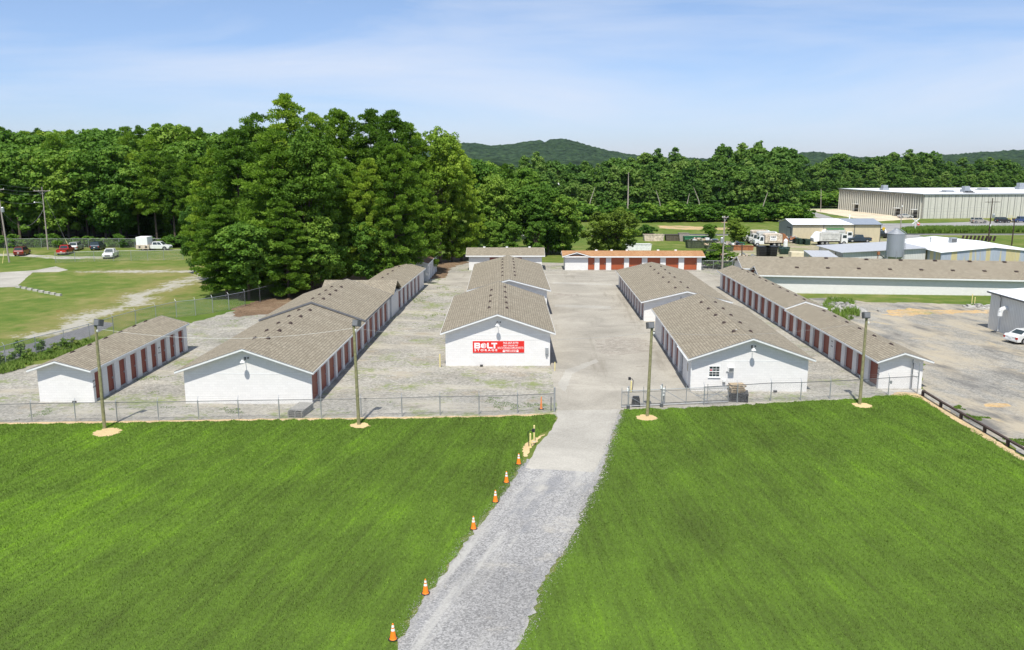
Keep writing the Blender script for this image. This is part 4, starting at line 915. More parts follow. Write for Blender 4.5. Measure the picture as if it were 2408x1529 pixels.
def ridge_vents(root, xs, y, z, sl):
    ro = [c_ for c_ in root.children if c_.name.startswith('roof')][0]; first = None
    for x in xs:
        if first is None:
            v = MB(); v.box(-.24, .24, -.17, .17, 0, .15, 'brown_vent'); v.box(-.3, .3, -.24, .24, 0, .02, 'brown_vent'); first = o = v.build('roof_vent', ro)
        else: o = first.copy(); C.objects.link(o); o.parent = ro
        o.location = (x, y, z); o.rotation_euler = (sl, 0, 0)
ridge_vents(e1, [5.5+i*4.4 for i in range(11)], 2.35, 3.47, .27)
ridge_vents(e2, [6.3, 13.2], 4.1, 3.78, .24); ridge_vents(e3, [1.5+i*5.2 for i in range(7)], 4.1, 3.58, .24)
# unit numbers painted on the left front row and the long right row
for root, x_, y_, out, s3 in ((b1, 4.4, .18, (1, 0, 0), '162-186'), (b1, 4.4, 12.25, (1, 0, 0), '162-186'), (r4, 0, .15, (-1, 0, 0), '101-119'), (r4, 0, 10.9, (-1, 0, 0), '101-119')):
    for k, (t_, sz) in enumerate((('BLDG', .16), ('1', .16), (s3, .15))):
        text_mesh(t_, sz, facing((x_+out[0]*.004, y_, 1.75-k*.24), out), 'ink', root, 'unit_lettering', .003)
# yard banner on the middle building
sg = thing('banner_sign', 'red storage banner with white lettering hung on the middle white gable', 'sign', (0, 0, 0))
sg.matrix_world = c1.matrix_basis @ facing((2.55+2.39, -.05, 1.85), (0, -1, 0))
SW, SH = 4.80, 1.12
m_ = MB(); m_.box(-SW/2, SW/2, -SH/2, SH/2, -.03, 0, 'sign_red'); m_.box(-SW/2-.015, SW/2+.015, -SH/2-.015, SH/2+.015, -.035, -.01, 'sign_white'); m_.build('banner', sg)
def pp(px, py): return ((px-1448)/1560*SW, (365-py)/362*SH)      # place on the banner
def rects(name, rl, mat='sign_white', z=.004):
    m_ = MB()
    for q in rl: m_.prism([pp(*c_) for c_ in q], .0, z, mat, 'z')
    return m_.build(name, sg)
def sgtext(s_, cx, cy, hpx, wpx, off=.006):
    x, y = pp(cx, cy); h_ = hpx/362*SH
    return text_mesh(s_, h_*1.38, facing((x, y, .003), (0, 0, 1), (0, 1, 0)), 'sign_white', sg, 'lettering', off, (wpx/1560*SW,), .002)
# block capitals B, L, T with rounded corners and the faceted emblem between them
rects('lettering', [[(715, 238), (865, 238), (888, 258), (888, 312), (872, 325), (895, 340), (895, 392), (870, 414), (715, 414)]])
rects('lettering_gap', [[(760, 285), (845, 285), (845, 303), (760, 303)], [(760, 348), (850, 348), (850, 368), (760, 368)]], 'sign_red', .008)
rects('lettering', [[(1105, 240), (1152, 240), (1152, 370), (1270, 370), (1270, 414), (1128, 414), (1105, 396)]])
rects('lettering', [[(1232, 240), (1408, 240), (1408, 284), (1352, 284), (1352, 414), (1300, 414), (1300, 284), (1232, 284)]])
rects('emblem', [[(915, 285), (985, 245), (940, 345), (960, 330), (940, 385), (915, 368)], [(1000, 238), (1000, 412), (935, 385), (975, 325), (950, 330)], [(1008, 238), (1083, 282), (1083, 372), (1008, 412)]])
rects('emblem_lines', [[(1008, 262+i*20), (1083, 296+i*11), (1083, 300+i*11), (1008, 269+i*20)] for i in range(7)], 'sign_red', .008)
sgtext('S T O R A G E', 1065, 468, 62, 690, .008)
sgtext('762-257-5770', 1816, 246, 58, 462, .004); sgtext('RENT ONLINE 24/7', 1815, 327, 46, 440, .002)
sgtext('BOLTSTORAGE.COM/LAFAYETTE', 1816, 393, 52, 780, .001); sgtext('FREE LOCK', 1815, 488, 60, 320, .004)
rects('lettering', [[(1425, 424), (2210, 424), (2210, 428), (1425, 428)]])
for cx in (1610, 2022):
    rects('lock_symbol', [[(cx-32, 480), (cx+32, 480), (cx+32, 524), (cx-32, 524)], [(cx-24, 480), (cx-24, 462), (cx-12, 450), (cx+12, 450), (cx+24, 462), (cx+24, 480), (cx+14, 480), (cx+14, 468), (cx+6, 460), (cx-6, 460), (cx-14, 468), (cx-14, 480)]])
m_ = MB(); m_.box(9.3, 9.6, -.14, 0, 1.15, 1.75, 'galv'); m_.build('electric_box', c1); m_ = MB(); m_.box(9.36, 9.52, -.1, 0, .85, 1.1, 'galv'); m_.build('meter_box', c1)
for (root, x_, nm, lb) in ((c1, 3.35, 'pipe_stub', 0), (r1, 6.9, 'pipe_stub', 0), (b1, 2.9, 'pipe_stub', 0)):
    m_ = MB(); m_.tube((x_-.14, -.25, .12), (x_+.14, -.25, .12), .09, .09, 'black_plastic', 10); m_.tube((x_, -.22, .1), (x_, 0, .1), .04, .04, 'black_plastic', 6); m_.build(nm, root)

# ------------------------------------------------------------------ industrial buildings behind
def metal_shed(label, x0, y0, rz, W, D, ez, rzv, wall, roof, sidewall=None, ridge='x', cat='shed', name='metal_shed'):
    root = thing(name, label, cat, (x0, y0, 0), rz)
    wl = MB()
    if ridge == 'x': wl.prism([(0, -.6), (D, -.6), (D, ez), (D/2, rzv), (0, ez)], 0, W, wall, 'x')
    else: wl.prism([(0, -.6), (W, -.6), (W, ez), (W/2, rzv), (0, ez)], 0, D, wall, 'y')
    wl.build('wall', root)
    ro = MB(); o_ = .25
    if ridge == 'x':
        for (a, za, b_, zb_) in ((-o_, ez-.04, D/2, rzv+.06), (D/2, rzv+.06, D+o_, ez-.04)):
            ro.hexa([Vector(q) for q in ((-o_, a, za), (W+o_, a, za), (W+o_, b_, zb_), (-o_, b_, zb_), (-o_, a, za+.08), (W+o_, a, za+.08), (W+o_, b_, zb_+.08), (-o_, b_, zb_+.08))], roof)
    else:
        for (a, za, b_, zb_) in ((-o_, ez-.04, W/2, rzv+.06), (W/2, rzv+.06, W+o_, ez-.04)):
            ro.hexa([Vector(q) for q in ((a, -o_, za), (b_, -o_, zb_), (b_, D+o_, zb_), (a, D+o_, za), (a, -o_, za+.08), (b_, -o_, zb_+.08), (b_, D+o_, zb_+.08), (a, D+o_, za+.08))], roof)
    ro.build('roof', root); return root
tan = metal_shed('tan ribbed metal shed with a white roof in the scrap yard', 65.6, 199.3, 0, 20.6, 10.5, 4.05, 4.95, 'tan_wall', 'white_metal')
m_ = MB(); m_.box(-.02, 0, .02, 10.4, 0, 4.0, 'grey_wall'); m_.prism([(.02, 4.0), (10.4, 4.0), (5.2, 4.85)], -.02, 0, 'grey_wall', 'x'); m_.build('end_wall', tan)
m_ = MB(); m_.box(-.06, -.02, 1.2, 4.2, 0, 3.3, 'dark_opening'); m_.box(-.08, -.06, 1.4, 4.0, 0, 3.1, 'grey_wall'); m_.build('door', tan)
m_ = MB()
for x_ in (7.2, 14.4, 20.5): m_.box(x_-.07, x_+.07, -.1, 0, 0, 4.0, 'steel_dark')
m_.box(-.25, 20.8, -.34, -.25, 3.95, 4.08, 'steel_dark'); m_.build('downpipe', tan)
m_ = MB(); m_.hexa([Vector(q) for q in ((14.2, -.26, 4.10), (20.87, -.26, 4.10), (20.87, 5.2, 5.11), (12.4, 5.2, 5.11), (14.2, -.26, 4.12), (20.87, -.26, 4.12), (20.87, 5.2, 5.13), (12.4, 5.2, 5.13))], 'blue_metal_roof'); m_.build('blue_roof_panel', tan)
m_ = MB(); m_.lathe([(.13, 0), (.13, .9), (.2, .95), (.2, 1.1), (0, 1.15)], 'white_trim', 10, (15.5, 6.2, 4.8)); m_.build('flue', tan)
ws = metal_shed('shed with a bright white roof and patchy blue and yellow walls behind the silo', 73.5, 145.2, 0, 17.8, 21, 3.35, 4.15, 'patch_wall', 'white_metal', ridge='y')
m_ = MB(); m_.box(-.03, 0, 8.2, 12.5, -.2, 2.7, 'dark_opening'); m_.box(-.05, -.03, 8.5, 12.2, -.2, 2.5, 'galv_wall'); m_.build('door', ws)
m_ = MB(); m_.box(6.4, 7.5, 9.6, 10.6, 4.0, 5.0, 'galv'); m_.box(6.5, 7.4, 9.58, 9.6, 4.15, 4.85, 'steel_dark'); m_.path([(7.5, 10, 4.4), (8.1, 9.8, 4.5), (8.3, 9.6, 4.2)], .06, 'galv'); m_.build('roof_cooler', ws)
m_ = MB(); m_.lathe([(.1, 0), (.1, .7), (.17, .75), (.17, .95), (0, 1.)], 'galv', 10, (4.4, 13.2, 3.8)); m_.build('flue', ws)
lt = thing('lean_to_shed', 'long low grey metal lean-to left of the silo', 'shed', (58.6, 150.2, 0))
m_ = MB(); m_.prism([(0, -.5), (14.6, -.5), (14.6, 3.5), (0, 2.72)], 0, 12, 'galv_wall'); m_.build('wall', lt)
m_ = MB(); m_.hexa([Vector(q) for q in ((-.5, -.5, 2.78), (14.75, -.5, 3.6), (14.75, 12.5, 3.6), (-.5, 12.5, 2.78), (-.5, -.5, 2.86), (14.75, -.5, 3.68), (14.75, 12.5, 3.68), (-.5, 12.5, 2.86))], 'grey_metal_roof'); m_.build('roof', lt)
m_ = MB(); m_.box(-.03, 0, 3.2, 3.5, 0, 2.5, 'dark_opening'); m_.box(-.03, 0, 8, 8.1, 0, 2.5, 'galv'); m_.build('door_gap', lt)
so = thing('grain_silo', 'tall galvanised grain silo with a conical top and hopper', 'silo', (66.1, 146.6, 0))
m_ = MB(); m_.lathe([(1.40, 2.55), (1.40, 6.45)], 'silo_metal', 28); m_.build('bin', so)
m_ = MB(); m_.lathe([(1.44, 6.42), (1.44, 6.47), (.34, 7.25), (.34, 7.32), (0, 7.42)], 'galv', 28); m_.build('cone_top', so)
m_ = MB(); m_.lathe([(.22, .9), (.22, 1.1), (1.40, 2.55)], 'silo_metal', 24); m_.build('hopper', so)
for k in range(6):
    a = k*math.pi/3+.3; m_ = MB(); m_.box(-.05, .05, -.05, .05, 0, 3.6, 'galv', Matrix.Translation((1.45*math.cos(a), 1.45*math.sin(a), 0))); m_.build('leg', so)
m_ = MB()
for s_ in (-.2, .2): m_.path([(1.5, s_-.4, 0), (1.5, s_-.4, 6.6), (.6, s_*.6-.1, 7.3)], .03, 'galv', 5)
for k in range(20): m_.tube((1.5, -.6, .4+k*.31), (1.5, -.2, .4+k*.31), .018, .018, 'galv', 4)
m_.build('ladder', so)
m_ = MB(); m_.tube((0, -.1, 1.0), (-3.0, -.6, 3.1), .1, .1, 'steel_dark', 7); m_.box(-3.25, -2.85, -.8, -.4, 2.9, 3.4, 'rust'); m_.tube((-3.1, -.6, 0), (-3.1, -.6, 3), .07, .07, 'rust', 6); m_.build('auger', so)
ts = thing('small_metal_shed', 'small white and blue metal shed with sloping roof behind the long roof', 'shed', (52.6, 148.4, 0), -R(6))
m_ = MB(); m_.prism([(0, 0), (6.5, 0), (6.5, 2.6), (0, 2.2)], 0, 4.2, 'patch_wall', 'x'); m_.build('wall', ts)
m_ = MB(); m_.hexa([Vector(q) for q in ((-.1, -.15, 2.22), (4.35, -.15, 2.22), (4.35, 6.65, 2.64), (-.1, 6.65, 2.64), (-.1, -.15, 2.3), (4.35, -.15, 2.3), (4.35, 6.65, 2.72), (-.1, 6.65, 2.72))], 'grey_metal_roof'); m_.build('roof', ts)
m_ = MB(); m_.box(.0, 4.2, -.03, 0, 0, 2.2, 'white_metal'); m_.build('end_wall', ts)
rg = thing('grey_metal_building', 'grey ribbed metal building with a white roof cut off by the right edge', 'building', (54.55, 95.7, 0), R(-180+8.0*0))
rg.rotation_euler = (0, 0, 0)
m_ = MB(); m_.prism([(0, -.2), (18, -.2), (18, 4.15), (9, 4.9), (0, 4.15)], -24, 0, 'galv_wall'); m_.build('wall', rg)
m_ = MB()
for (a, za, b_, zb_) in ((-.25, 4.2, 9, 4.98), (9, 4.98, 18.25, 4.2)): m_.hexa([Vector(q) for q in ((a, -24.3, za), (b_, -24.3, zb_), (b_, .3, zb_), (a, .3, za), (a, -24.3, za+.08), (b_, -24.3, zb_+.08), (b_, .3, zb_+.08), (a, .3, za+.08))], 'white_metal')
m_.build('roof', rg)
m_ = MB(); m_.box(-.36, -.26, -24.3, .3, 4.10, 4.24, 'steel_dark'); m_.path([(-.3, -2.2, 4.1), (-.1, -2.2, 3.9), (-.08, -2.2, 1.2)], .04, 'steel_dark'); m_.path([(-.08, -2.2, 2.2), (-.08, -2.2, .1)], .05, 'lamp_white'); m_.build('gutter', rg)
m_ = MB(); arc = [(-.0, -3.3, 2.85)]+[(-.35-.38*math.sin(t), -3.3-.12*math.sin(t), 2.45+.38*math.cos(t)) for t in [i*math.pi/12 for i in range(0, 7)]]+[(-.75, -3.42, 2.05)]
m_.path(arc, .26, 'lamp_white', 12); m_.build('vent_elbow', rg)
# warehouse
wh = thing('warehouse', 'huge pale concrete warehouse with ribbed panels and a flat white roof', 'warehouse', (134.0, 279.0, 0), R(7.4))
WL, WD, WH = 130, 54.5, 7.9
m_ = MB(); m_.box(0, WL, 0, WD, -2.5, WH, 'tilt_wall'); m_.build('wall', wh)
m_ = MB(); m_.box(-.25, 0, 0, WD, -1, WH, 'fin_wall'); m_.build('side_wall', wh)
f0 = None
for k in range(40):
    if f0 is None: m_ = MB(); m_.box(-.75, -.25, -.08, .08, 0, WH-.3, 'tilt_wall'); f0 = o = m_.build('fin', wh)
    else: o = f0.copy(); C.objects.link(o); o.parent = wh
    o.location = (0, 1.0+k*1.35, 0)
f0 = None
for k in range(34):
    if f0 is None: m_ = MB(); m_.box(-.05, .05, -.1, 0, -2.5, WH-.35, 'steel_dark'); f0 = o = m_.build('panel_joint', wh)
    else: o = f0.copy(); C.objects.link(o); o.parent = wh
    o.location = (1.5+k*2.35, -.001, 0)
m_ = MB(); m_.box(-.8, WL+.3, -.35, WD+.3, WH, WH+.12, 'white_metal'); m_.box(-.86, WL, -.41, -.35, WH-.25, WH+.16, 'galv'); m_.box(-.86, -.8, -.4, WD, WH-.25, WH+.16, 'galv'); m_.build('roof', wh)
for (x, y, w_, h_, mt, lb) in [(6, 34, 3.2, 2.4, 'silo_metal', 0), (16, 12, 5, .9, 'galv', 0), (24, 14, 3.4, 2.6, 'silo_metal', 0), (20, 6.5, 3.4, .9, 'steel_dark', 0), (42, 30, 4.8, .9, 'galv', 0), (50, 12, 4.2, 2.8, 'silo_metal', 0),
      (60, 34, 3.4, 3.2, 'silo_metal', 0), (60, 15, 5.2, .9, 'galv', 0), (78, 36, 5, .9, 'galv', 0), (-2, 20, 3.6, .9, 'galv', 0)]:
    if x < 0: continue
    w_ *= .75; h_ *= .75; m_ = MB(); m_.box(x-w_/2, x+w_/2, y-w_/2, y+w_/2, WH+.12, WH+.12+h_*.45, mt); m_.box(x-w_*.36, x+w_*.36, y-w_*.36, y+w_*.36, WH+.12+h_*.45, WH+.12+h_, mt); m_.build('roof_unit', wh)
for (y, ) in ((40,), (13,), (3,)):
    m_ = MB(); m_.box(-.85, -.76, y-1.0, y+1.0, 0, 2.6, 'dark_opening'); m_.box(-2.0, -.76, y-1.3, y+1.3, 2.7, 2.85, 'lamp_white'); m_.build('side_door', wh)
for (x, w_, h_) in ((45.2, 3., 3.6), (50.5, 5.2, 4.8)):
    m_ = MB(); m_.box(x-w_/2, x+w_/2, -.3, -.23, -2, h_-1, 'dark_opening'); m_.box(x-w_/2, x+w_/2, -1.3, -.2, h_-.9, h_-.78, 'lamp_white'); m_.build('loading_door', wh)
# pale factory glimpsed through the wood
fb = metal_shed('pale factory wall glimpsed through gaps in the wood', 18, 330, 0, 38, 25, 9, 10, 'tan_wall', 'white_metal', name='factory', cat='factory')
fb2 = metal_shed('white roofed building half hidden in the wood right of centre', 128, 440, 0, 10, 18, 12.6, 13.2, 'tan_wall', 'white_metal', name='factory', cat='factory')

# ------------------------------------------------------------------ fences
def chainlink(name, label, pts, h, rail='galv', post='galv', arm=True, wires='wire', cell=.1, wr=.0035, tall=(), barbed=True, bottom=True, outward=-1):
    P = [Vector((p_[0], p_[1], 0)) for p_ in pts]; root = thing(name, label, 'fence', P[0])
    O = P[0]; P = [p_-O for p_ in P]
    for i, p_ in enumerate(P):
        d = (P[min(i+1, len(P)-1)]-P[max(i-1, 0)]).normalized(); nn = Vector((d.y, -d.x, 0))*outward
        m_ = MB(); hh = h+.06+(tall[i] if i < len(tall) else 0)
        m_.tube(p_, p_+Vector((0, 0, hh)), .04+(.03 if i < len(tall) and tall[i] > 0 else 0), None, post, 7)
        if arm and not (i < len(tall) and tall[i] > 0): m_.tube(p_+Vector((0, 0, hh)), p_+Vector((0, 0, hh+.26))+nn*.2, .018, None, post, 5)
        m_.build('post', root)
    m_ = MB()
    for a, b_ in zip(P[:-1], P[1:]): m_.tube(a+Vector((0, 0, h)), b_+Vector((0, 0, h)), .03, None, rail, 6)
    m_.build('top_rail', root)
    if barbed:
        m_ = MB()
        for k in range(2):
            for i, (a, b_) in enumerate(zip(P[:-1], P[1:])):
                d = (b_-a).normalized(); nn = Vector((d.y, -d.x, 0))*outward*(.08+.1*k); zz = Vector((0, 0, h+.16+.13*k))
                m_.tube(a+zz+nn, b_+zz+nn, .004, None, wires, 3, False)
        m_.build('barbed_wire', root)
    V = []; up = Vector((0, 0, 1))
    for a, b_ in zip(P[:-1], P[1:]):
        d = (b_-a); Lg = d.length; d.normalize(); n_ = Vector((d.y, -d.x, 0)); s_ = -h
        while s_ < Lg:
            for sg_ in (1, -1):
                u0, z0 = s_, (0 if sg_ > 0 else h); u1, z1 = s_+h, (h if sg_ > 0 else 0)
                if u0 < 0: z0 += (0-u0)*sg_; u0 = 0
                if u1 > Lg: z1 -= (u1-Lg)*sg_; u1 = Lg
                if u1-u0 < .02: continue
                p0 = a+d*u0+up*z0; p1 = a+d*u1+up*z1; q = (p1-p0).normalized(); sd_ = q.cross(n_)*wr
                V += [p0-sd_, p1-sd_, p1+sd_, p0+sd_]
            s_ += cell
    if V:
        V = np.array([tuple(v) for v in V]); quads_obj('wire_mesh', V, np.zeros(len(V)//4), wires, 4, root)
    return root
A3 = lambda *pts: [at(x, y) for x, y in pts]
chainlink('chain_link_fence', 'front chain link fence left of the gate, along the top of the left lawn', A3((-90, 1000), (-20, 997), (76, 993.5), (178.7, 992), (276, 991), (373.5, 989.5), (468, 988), (562, 986), (657.5, 984.6), (756, 983), (849.8, 981.4), (945.5, 979), (1035, 976), (1126.7, 975), (1217, 972.5), (1303.7, 968.7)),
          1.45, rail='steel_dark', wires='wire', tall=[0]*15+[.42], cell=.11, wr=.004)
chainlink('chain_link_fence', 'front chain link fence right of the sliding gate, along the top of the right lawn', A3((1655, 953.7), (1733, 948.5), (1812, 943.5), (1882.3, 942), (1951, 938.7), (2020, 935), (2088.3, 930), (2156.6, 926.5)), 1.5, rail='steel_dark', wires='wire', cell=.11, wr=.004)
chainlink('chain_link_fence', 'silver chain link fence running back along the left side of the yard', A3((-120, 905), (-50, 880), (15, 861), (86.5, 839), (152.8, 821.6), (212.4, 805), (268, 786), (320.8, 770), (368, 758), (415.7, 746.5), (460.3, 742), (501, 736), (539, 728.7), (577, 720.8)), 1.95, cell=.14, wr=.0045)
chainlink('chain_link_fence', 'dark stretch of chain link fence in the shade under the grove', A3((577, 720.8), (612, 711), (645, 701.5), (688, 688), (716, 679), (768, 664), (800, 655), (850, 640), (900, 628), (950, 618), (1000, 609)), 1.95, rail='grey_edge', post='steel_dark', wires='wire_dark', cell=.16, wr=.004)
chainlink('chain_link_fence', 'far chain link fence behind the parked vehicles', A3((-60, 584), (20, 583.5), (98, 583), (136, 583), (173, 583), (209, 583), (245, 583), (281, 583), (317, 583), (353, 583), (390, 582), (425, 580)), 2.0, cell=.2, wr=.005, barbed=False, arm=False)
chainlink('chain_link_fence', 'near chain link fence in front of the parked vehicles', A3((131, 619), (177, 616.5), (222, 615), (267, 614), (309, 613), (348, 612.5), (386, 612), (431, 611)), 1.9, cell=.2, wr=.005, barbed=False, arm=False)
chainlink('chain_link_fence', 'short back fence right of the orange roofed building', A3((1652, 636), (1677, 636), (1700, 637), (1722, 637), (1745, 638)), 1.7, cell=.2, wr=.005, barbed=False, arm=False)
# sliding cantilever gate
def gate_frame(root, p0, p1, h, uprights, brace=True, z0=.12):
    d = (p1-p0); Lg = d.length; d.normalize(); up = Vector((0, 0, 1)); m_ = MB()
    def q(u, z): return p0+d*u+up*z
    m_.tube(q(0, h), q(Lg, h), .03, None, 'galv', 6); m_.tube(q(0, z0), q(Lg, z0), .035, None, 'galv', 6); m_.tube(q(0, h-.12), q(Lg, h-.12), .02, None, 'steel_dark', 6); m_.tube(q(0, z0+.12), q(Lg, z0+.12), .02, None, 'steel_dark', 6)
    us = [Lg*i/uprights for i in range(uprights+1)]
    for u in us: m_.tube(q(u, z0), q(u, h+.28), .026, None, 'galv', 6)
    m_.build('gate_frame', root); b_ = MB()
    for i, (a, c_) in enumerate(zip(us[:-1], us[1:])): b_.tube(q(a, h-.1), q(c_, z0+.1), .018, None, 'galv', 5)
    b_.tube(q(us[-2]-.6, z0), q(Lg, h-.05), .022, None, 'galv', 5); b_.tube(q(us[-2]-1.0, h*.55), q(Lg, h*.55), .022, None, 'galv', 5); b_.build('brace', root)
    V = []
    s_ = -h
    n_ = Vector((d.y, -d.x, 0))
    while s_ < Lg:
        for sg_ in (1, -1):
            u0, z_0 = s_, (z0 if sg_ > 0 else h); u1, z_1 = s_+h-z0, (h if sg_ > 0 else z0)
            if u0 < 0: z_0 += -u0*sg_; u0 = 0
            if u1 > Lg: z_1 -= (u1-Lg)*sg_; u1 = Lg
            if u1-u0 > .02:
                a, c_ = q(u0, z_0), q(u1, z_1); sdv = (c_-a).normalized().cross(n_)*.003; V += [a-sdv, c_-sdv, c_+sdv, a+sdv]
        s_ += .11
    V = np.array([tuple(v) for v in V]); quads_obj('wire_mesh', V, np.zeros(len(V)//4), 'wire', 4, root)
g0, g1 = at(1461.5, 959.5), at(1712, 947.5)
gt = thing('sliding_gate', 'galvanised sliding gate with diagonal braces standing open right of the drive', 'gate', g0)
gate_frame(gt, Vector((0, 0, 0)), g1-g0, 1.35, 5)
for x, y, hh, lb in ((1477, 962, 1.75, 'gate post with a caster, left end of the sliding gate'), (1555.5, 957.5, 1.8, 'thick gate post carrying a small camera box, mid gate')):
    p_ = at(x, y); o = thing('gate_post', lb, 'post', p_)
    m_ = MB(); m_.tube((0, 0, 0), (0, 0, hh), .055, None, 'galv', 10); m_.lathe([(.07, hh), (.07, hh+.05), (0, hh+.09)], 'galv', 10); m_.build('pole', o)
    m_ = MB(); m_.box(-.13, -.02, -.1, .1, hh-.3, hh-.08, 'lamp_white'); m_.box(-.12, .12, -.12, .12, .08, .28, 'steel_dark'); m_.build('roller', o)
p_ = at(1560, 951); o = MB(); o.box(-.12, .12, -.1, .1, 1.0, 1.32, 'lamp_white'); o.box(-.05, .05, -.05, .05, .0, 1.0, 'galv'); o.box(-.1, .1, -.08, .08, .72, .86, 'lamp_white'); tag(o.build('control_box', None, p_), 'small white gate control box on a post behind the sliding gate', 'control box')
p_ = at(1303.7, 969) + Vector((-.25, .25, 0)); tag(MB().tube((0, 0, 0), (0, 0, 1.15), .035, None, 'steel_dark', 8).build('stub_post', None, p_), 'short dark post beside the tall end post left of the drive', 'post')
# motor housing of the gate
p_ = at(1495, 956); m_ = MB(); m_.hexa([Vector(q) for q in ((-.33, -.2, 0), (.33, -.2, 0), (.33, .25, 0), (-.33, .25, 0), (-.27, -.15, .72), (.27, -.15, .72), (.27, .2, .72), (-.27, .2, .72))], 'black_plastic'); m_.box(-.24, .24, -.12, .16, .72, .82, 'black_plastic')
tag(m_.build('gate_motor', None, p_), 'black plastic gate motor housing behind the sliding gate', 'gate motor')
# walk gate at the right end
pg = thing('walk_gate', 'narrow open walk gate frame before the right hand row end wall', 'gate', at(2141, 916)); q = at(2156.6, 926.5)-at(2141, 916); m_ = MB()
m_.tube((0, 0, 0), (0, 0, 2.6), .05, None, 'galv', 8); m_.tube(q, q+Vector((0, 0, 2.6)), .05, None, 'galv', 8); m_.build('gate_post', pg); m_ = MB()
for z_ in (.1, 1.3, 2.35): m_.tube(Vector((0, 0, z_)), q+Vector((0, 0, z_)), .022, None, 'galv', 6)
m_.tube((.03, -.05, .1), (.03, -.05, 2.3), .03, None, 'steel_dark', 6); m_.build('gate_leaf', pg)
p_ = at(2090, 929); m_ = MB(); m_.box(.03, .16, -.06, .06, .95, 1.2, 'galv'); m_.box(-.0, .03, -.03, .03, 1.05, 1.12, 'galv'); tag(m_.build('lock_box', None, p_+Vector((.0, 0, 0))), 'small key box on the fence post before the right row', 'box')
# dark timber guard rail
gr = thing('timber_rail', 'low dark timber rail between the right lawn and the dirt lot', 'rail fence', at(2169.6, 932)); O = at(2169.6, 932)
rp = [at(*q) - O for q in ((2169.6, 932), (2211.7, 958.5), (2259.4, 986), (2314.8, 1018), (2369, 1050), (2426, 1083), (2490, 1120))]
for i, p_ in enumerate(rp):
    m_ = MB(); m_.box(-.09, .09, -.09, .09, -.1, .42, 'dark_wood', Matrix.Translation(p_)); m_.build('post', gr)
for a, b_ in zip(rp[:-1], rp[1:]):
    d = (b_-a).normalized(); n_ = Vector((d.y, -d.x, 0))*.1; u = Vector((0, 0, 1)); m_ = MB()
    m_.hexa([a-n_+u*.42, b_-n_+u*.42, b_+n_+u*.42, a+n_+u*.42, a-n_+u*.53, b_-n_+u*.53, b_+n_+u*.53, a+n_+u*.53], 'dark_wood'); m_.build('rail', gr)

# ------------------------------------------------------------------ lamp poles, wires
def lamp_pole(base, top, head, label):
    b_ = at(*base); t = hz(top[0], top[1], b_.y+.1); root = thing('lamp_pole', label, 'lamp pole', b_); q = t-b_
    m_ = MB(); m_.tube((0, 0, -.1), q*.5, .125, .11, 'pole_wood', 12, False); m_.tube(q*.5, q, .11, .095, 'pole_wood', 12); m_.build('pole', root)
    T = Matrix.Translation(q+Vector((head[0], head[1], head[2]))) @ Matrix.Rotation(R(head[3]), 4, 'Z') @ Matrix.Rotation(R(-14), 4, 'X')
    m_ = MB(); m_.box(-.25, .25, -.16, .24, -.24, .24, 'steel_dark', T); m_.hexa([T @ Vector(v) for v in ((-.2, -.2, -.19), (.2, -.2, -.19), (.2, -.162, -.19), (-.2, -.162, -.19), (-.2, -.2, .19), (.2, -.2, .19), (.2, -.162, .19), (-.2, -.162, .19))], 'grey_edge'); h_ = m_.build('flood_light', root)
    m_ = MB(); m_.tube(q, q+Vector((head[0], head[1], head[2]-.2)), .03, None, 'steel_dark', 6); m_.lathe([(.0, -.1), (.06, -.06), (.07, .05), (0, .08)], 'lamp_white', 8, (q.x+.14, q.y-.1, q.z-.35)); m_.build('bracket', root)
    return b_+q
t1 = lamp_pole((246, 1008), (224.5, 766), (.22, 0, .22, -20), 'leaning wooden lamp pole before the leftmost storage row')
t2 = lamp_pole((843.8, 999), (831.8, 765), (.2, 0, .16, -25), 'wooden lamp pole standing right of the wide left front building')
t3 = lamp_pole((1522, 979), (1533, 772), (-.12, 0, .22, 15), 'wooden lamp pole beside the sliding gate')
t4 = lamp_pole((2021.5, 951), (2037.9, 748), (-.04, 0, .22, 5), 'wooden lamp pole before the long narrow right hand row')
def wire(name, label, a, b_, sag, r_=.012, n_=14, mat='wire', group=None):
    a = Vector(a); b_ = Vector(b_); pts = []
    for i in range(n_+1):
        t = i/n_; p_ = a.lerp(b_, t); p_.z -= sag*4*t*(1-t); pts.append(p_)
    m_ = MB(); m_.path(pts, r_, mat, 5); return tag(m_.build(name), label, 'cable', group)
wire('overhead_cable', 'thin pale cable sagging between the leftmost and second lamp poles', t1-Vector((0, 0, .2)), t2-Vector((0, 0, .2)), .75, .008, mat='lamp_white')
wire('overhead_cable', 'thin cable sagging between the second lamp pole and the one by the gate', t2-Vector((0, 0, .2)), t3-Vector((0, 0, .3)), .75, .008)
wire('overhead_cable', 'thin cable between the gate lamp pole and the right one', t3-Vector((0, 0, .3)), t4-Vector((0, 0, .3)), .55, .008)
